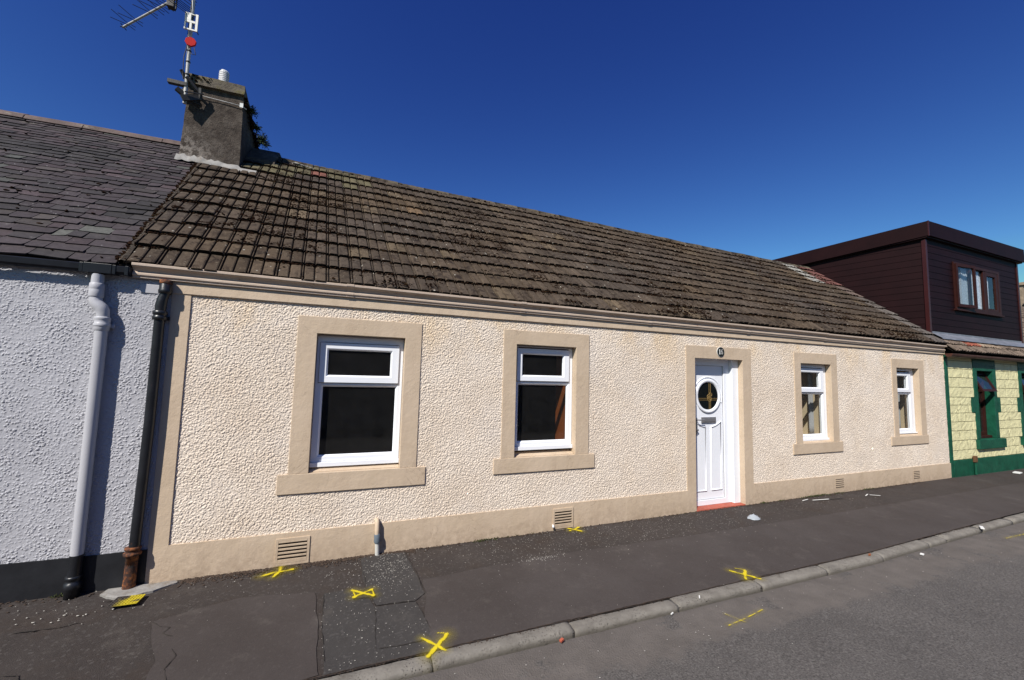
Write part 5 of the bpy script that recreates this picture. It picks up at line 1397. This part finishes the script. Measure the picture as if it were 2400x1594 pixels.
litter('black_cable_tie', [(8.28, -.20, -.1, .26, .010)], M['gasket'], 'thin black strip on the pavement after the long white strip')
litter('paper_strip', [(9.0, -.22, .3, .14, .014), ], M['paper'], 'white scrap on pavement between the two right hand windows')
litter('paper_strip', [(9.12, -.27, -.7, .14, .012), ], M['paper'], 'thin white scrap crossing close beyond the other scrap, below the last window')
litter('paper_scrap', [(14.2, -.18, .1, .16, .10, .02)], M['paper'], 'white paper scrap on pavement by the green plinth')
litter('cigarette_end', [(3.68, -1.70, .3, .028, .009, .008)], M['paper'], 'white cigarette end by the third kerb joint', 'cigarette end')
litter('cigarette_end', [(4.0, -1.66, .8, .034, .009, .008)], M['paper'], 'white cigarette end just beyond the third kerb joint', 'cigarette end')
litter('paper_scrap', [(8.7, -1.60, .5, .10, .035, .012)], M['paper'], 'white paper scrap in the road gutter at far right', 'litter')
litter('paper_scrap', [(6.9, -1.80, .2, .035, .03, .01)], M['paper'], 'tiny white scrap on the road near the far kerb', 'litter')
litter('brick_fragment', [(2.72, -1.70, .4, .03, .02, .014)], M['red_tile'], 'small orange brick fragment in the road gutter', 'stone')
litter('dry_leaf', [(6.35, -1.62, .4, .05, .02, .006)], M['orange_wood'], 'small orange leaf in the gutter near the far kerb', 'leaf')
# broken overflow spout by vent 2
b = MB(); b.tube([(3.548, -.003, -.225), (3.535, -.03, -.222), (3.53, -.045, -.235)], .011, 8); o = b.build('overflow_spout', M['upvc'], cot)

# ------------------------------------------------------------------ camera, sun, sky
F_ = 971.1376531; Yw, Pt_, Rl = [R_(a) for a in (22.05329717, 4.83449941, 1.46673985)]
fw = Vector((math.sin(Yw)*math.cos(Pt_), math.cos(Yw)*math.cos(Pt_), math.sin(Pt_)))
rt = Vector((math.cos(Yw), -math.sin(Yw), 0)); up = rt.cross(fw)
r2 = math.cos(Rl)*rt+math.sin(Rl)*up; u2 = -math.sin(Rl)*rt+math.cos(Rl)*up
cam = bpy.data.cameras.new('camera'); co = bpy.data.objects.new('camera', cam); COL.objects.link(co)
cam.sensor_width = 36; cam.lens = F_/2400*36; cam.clip_end = 2000; cam.clip_start = .05
mw = Matrix((r2, u2, -fw)).transposed().to_4x4(); mw.translation = Vector((1.24184404, -4.31174304, 1.46135921)); co.matrix_world = mw
scene.camera = co
sd = Vector((1.18, 1, -1.52)).normalized()
sun = bpy.data.lights.new('sun', 'SUN'); so = bpy.data.objects.new('sun', sun); COL.objects.link(so)
sun.energy = 5; sun.angle = R_(.53); sun.color = (1, .95, .88); so.rotation_euler = sd.to_track_quat('-Z', 'Y').to_euler(); so.location = (-6, -8, 10)
w = bpy.data.worlds.new('World'); scene.world = w; w.use_nodes = True; nt = w.node_tree; bg = nt.nodes['Background']
sk = nt.nodes.new('ShaderNodeTexSky'); sk.sky_type = 'NISHITA'; sk.sun_disc = False
sk.sun_elevation = math.asin(-sd.z); sk.sun_rotation = math.atan2(-sd.x, -sd.y)
sk.altitude = 0; sk.air_density = 1.0; sk.dust_density = .1; sk.ozone_density = 2.5
bg.inputs[1].default_value = .055
sep = nt.nodes.new('ShaderNodeSeparateColor'); cmb = nt.nodes.new('ShaderNodeCombineColor'); nt.links.new(sk.outputs[0], sep.inputs[0])
for ch_, (g_, k_) in enumerate(((1.8, 2.75), (1.8, 3.35), (1.2, 1.88))):   # deep blue response of the camera
    def mt(op, a, b_):
        m = nt.nodes.new('ShaderNodeMath'); m.operation = op; nt.links.new(a, m.inputs[0]); m.inputs[1].default_value = b_; return m.outputs[0]
    v_ = mt('MINIMUM', mt('MULTIPLY', sep.outputs[ch_], .0701), .42)
    nt.links.new(mt('MULTIPLY', mt('POWER', v_, g_), k_/.0701), cmb.inputs[ch_])
nt.links.new(cmb.outputs[0], bg.inputs[0])
vs_ = scene.view_settings; vs_.view_transform = 'Standard'; vs_.look = 'None'; vs_.exposure = .35; vs_.gamma = 1
scene.cycles.max_bounces = 6; scene.cycles.transparent_max_bounces = 12
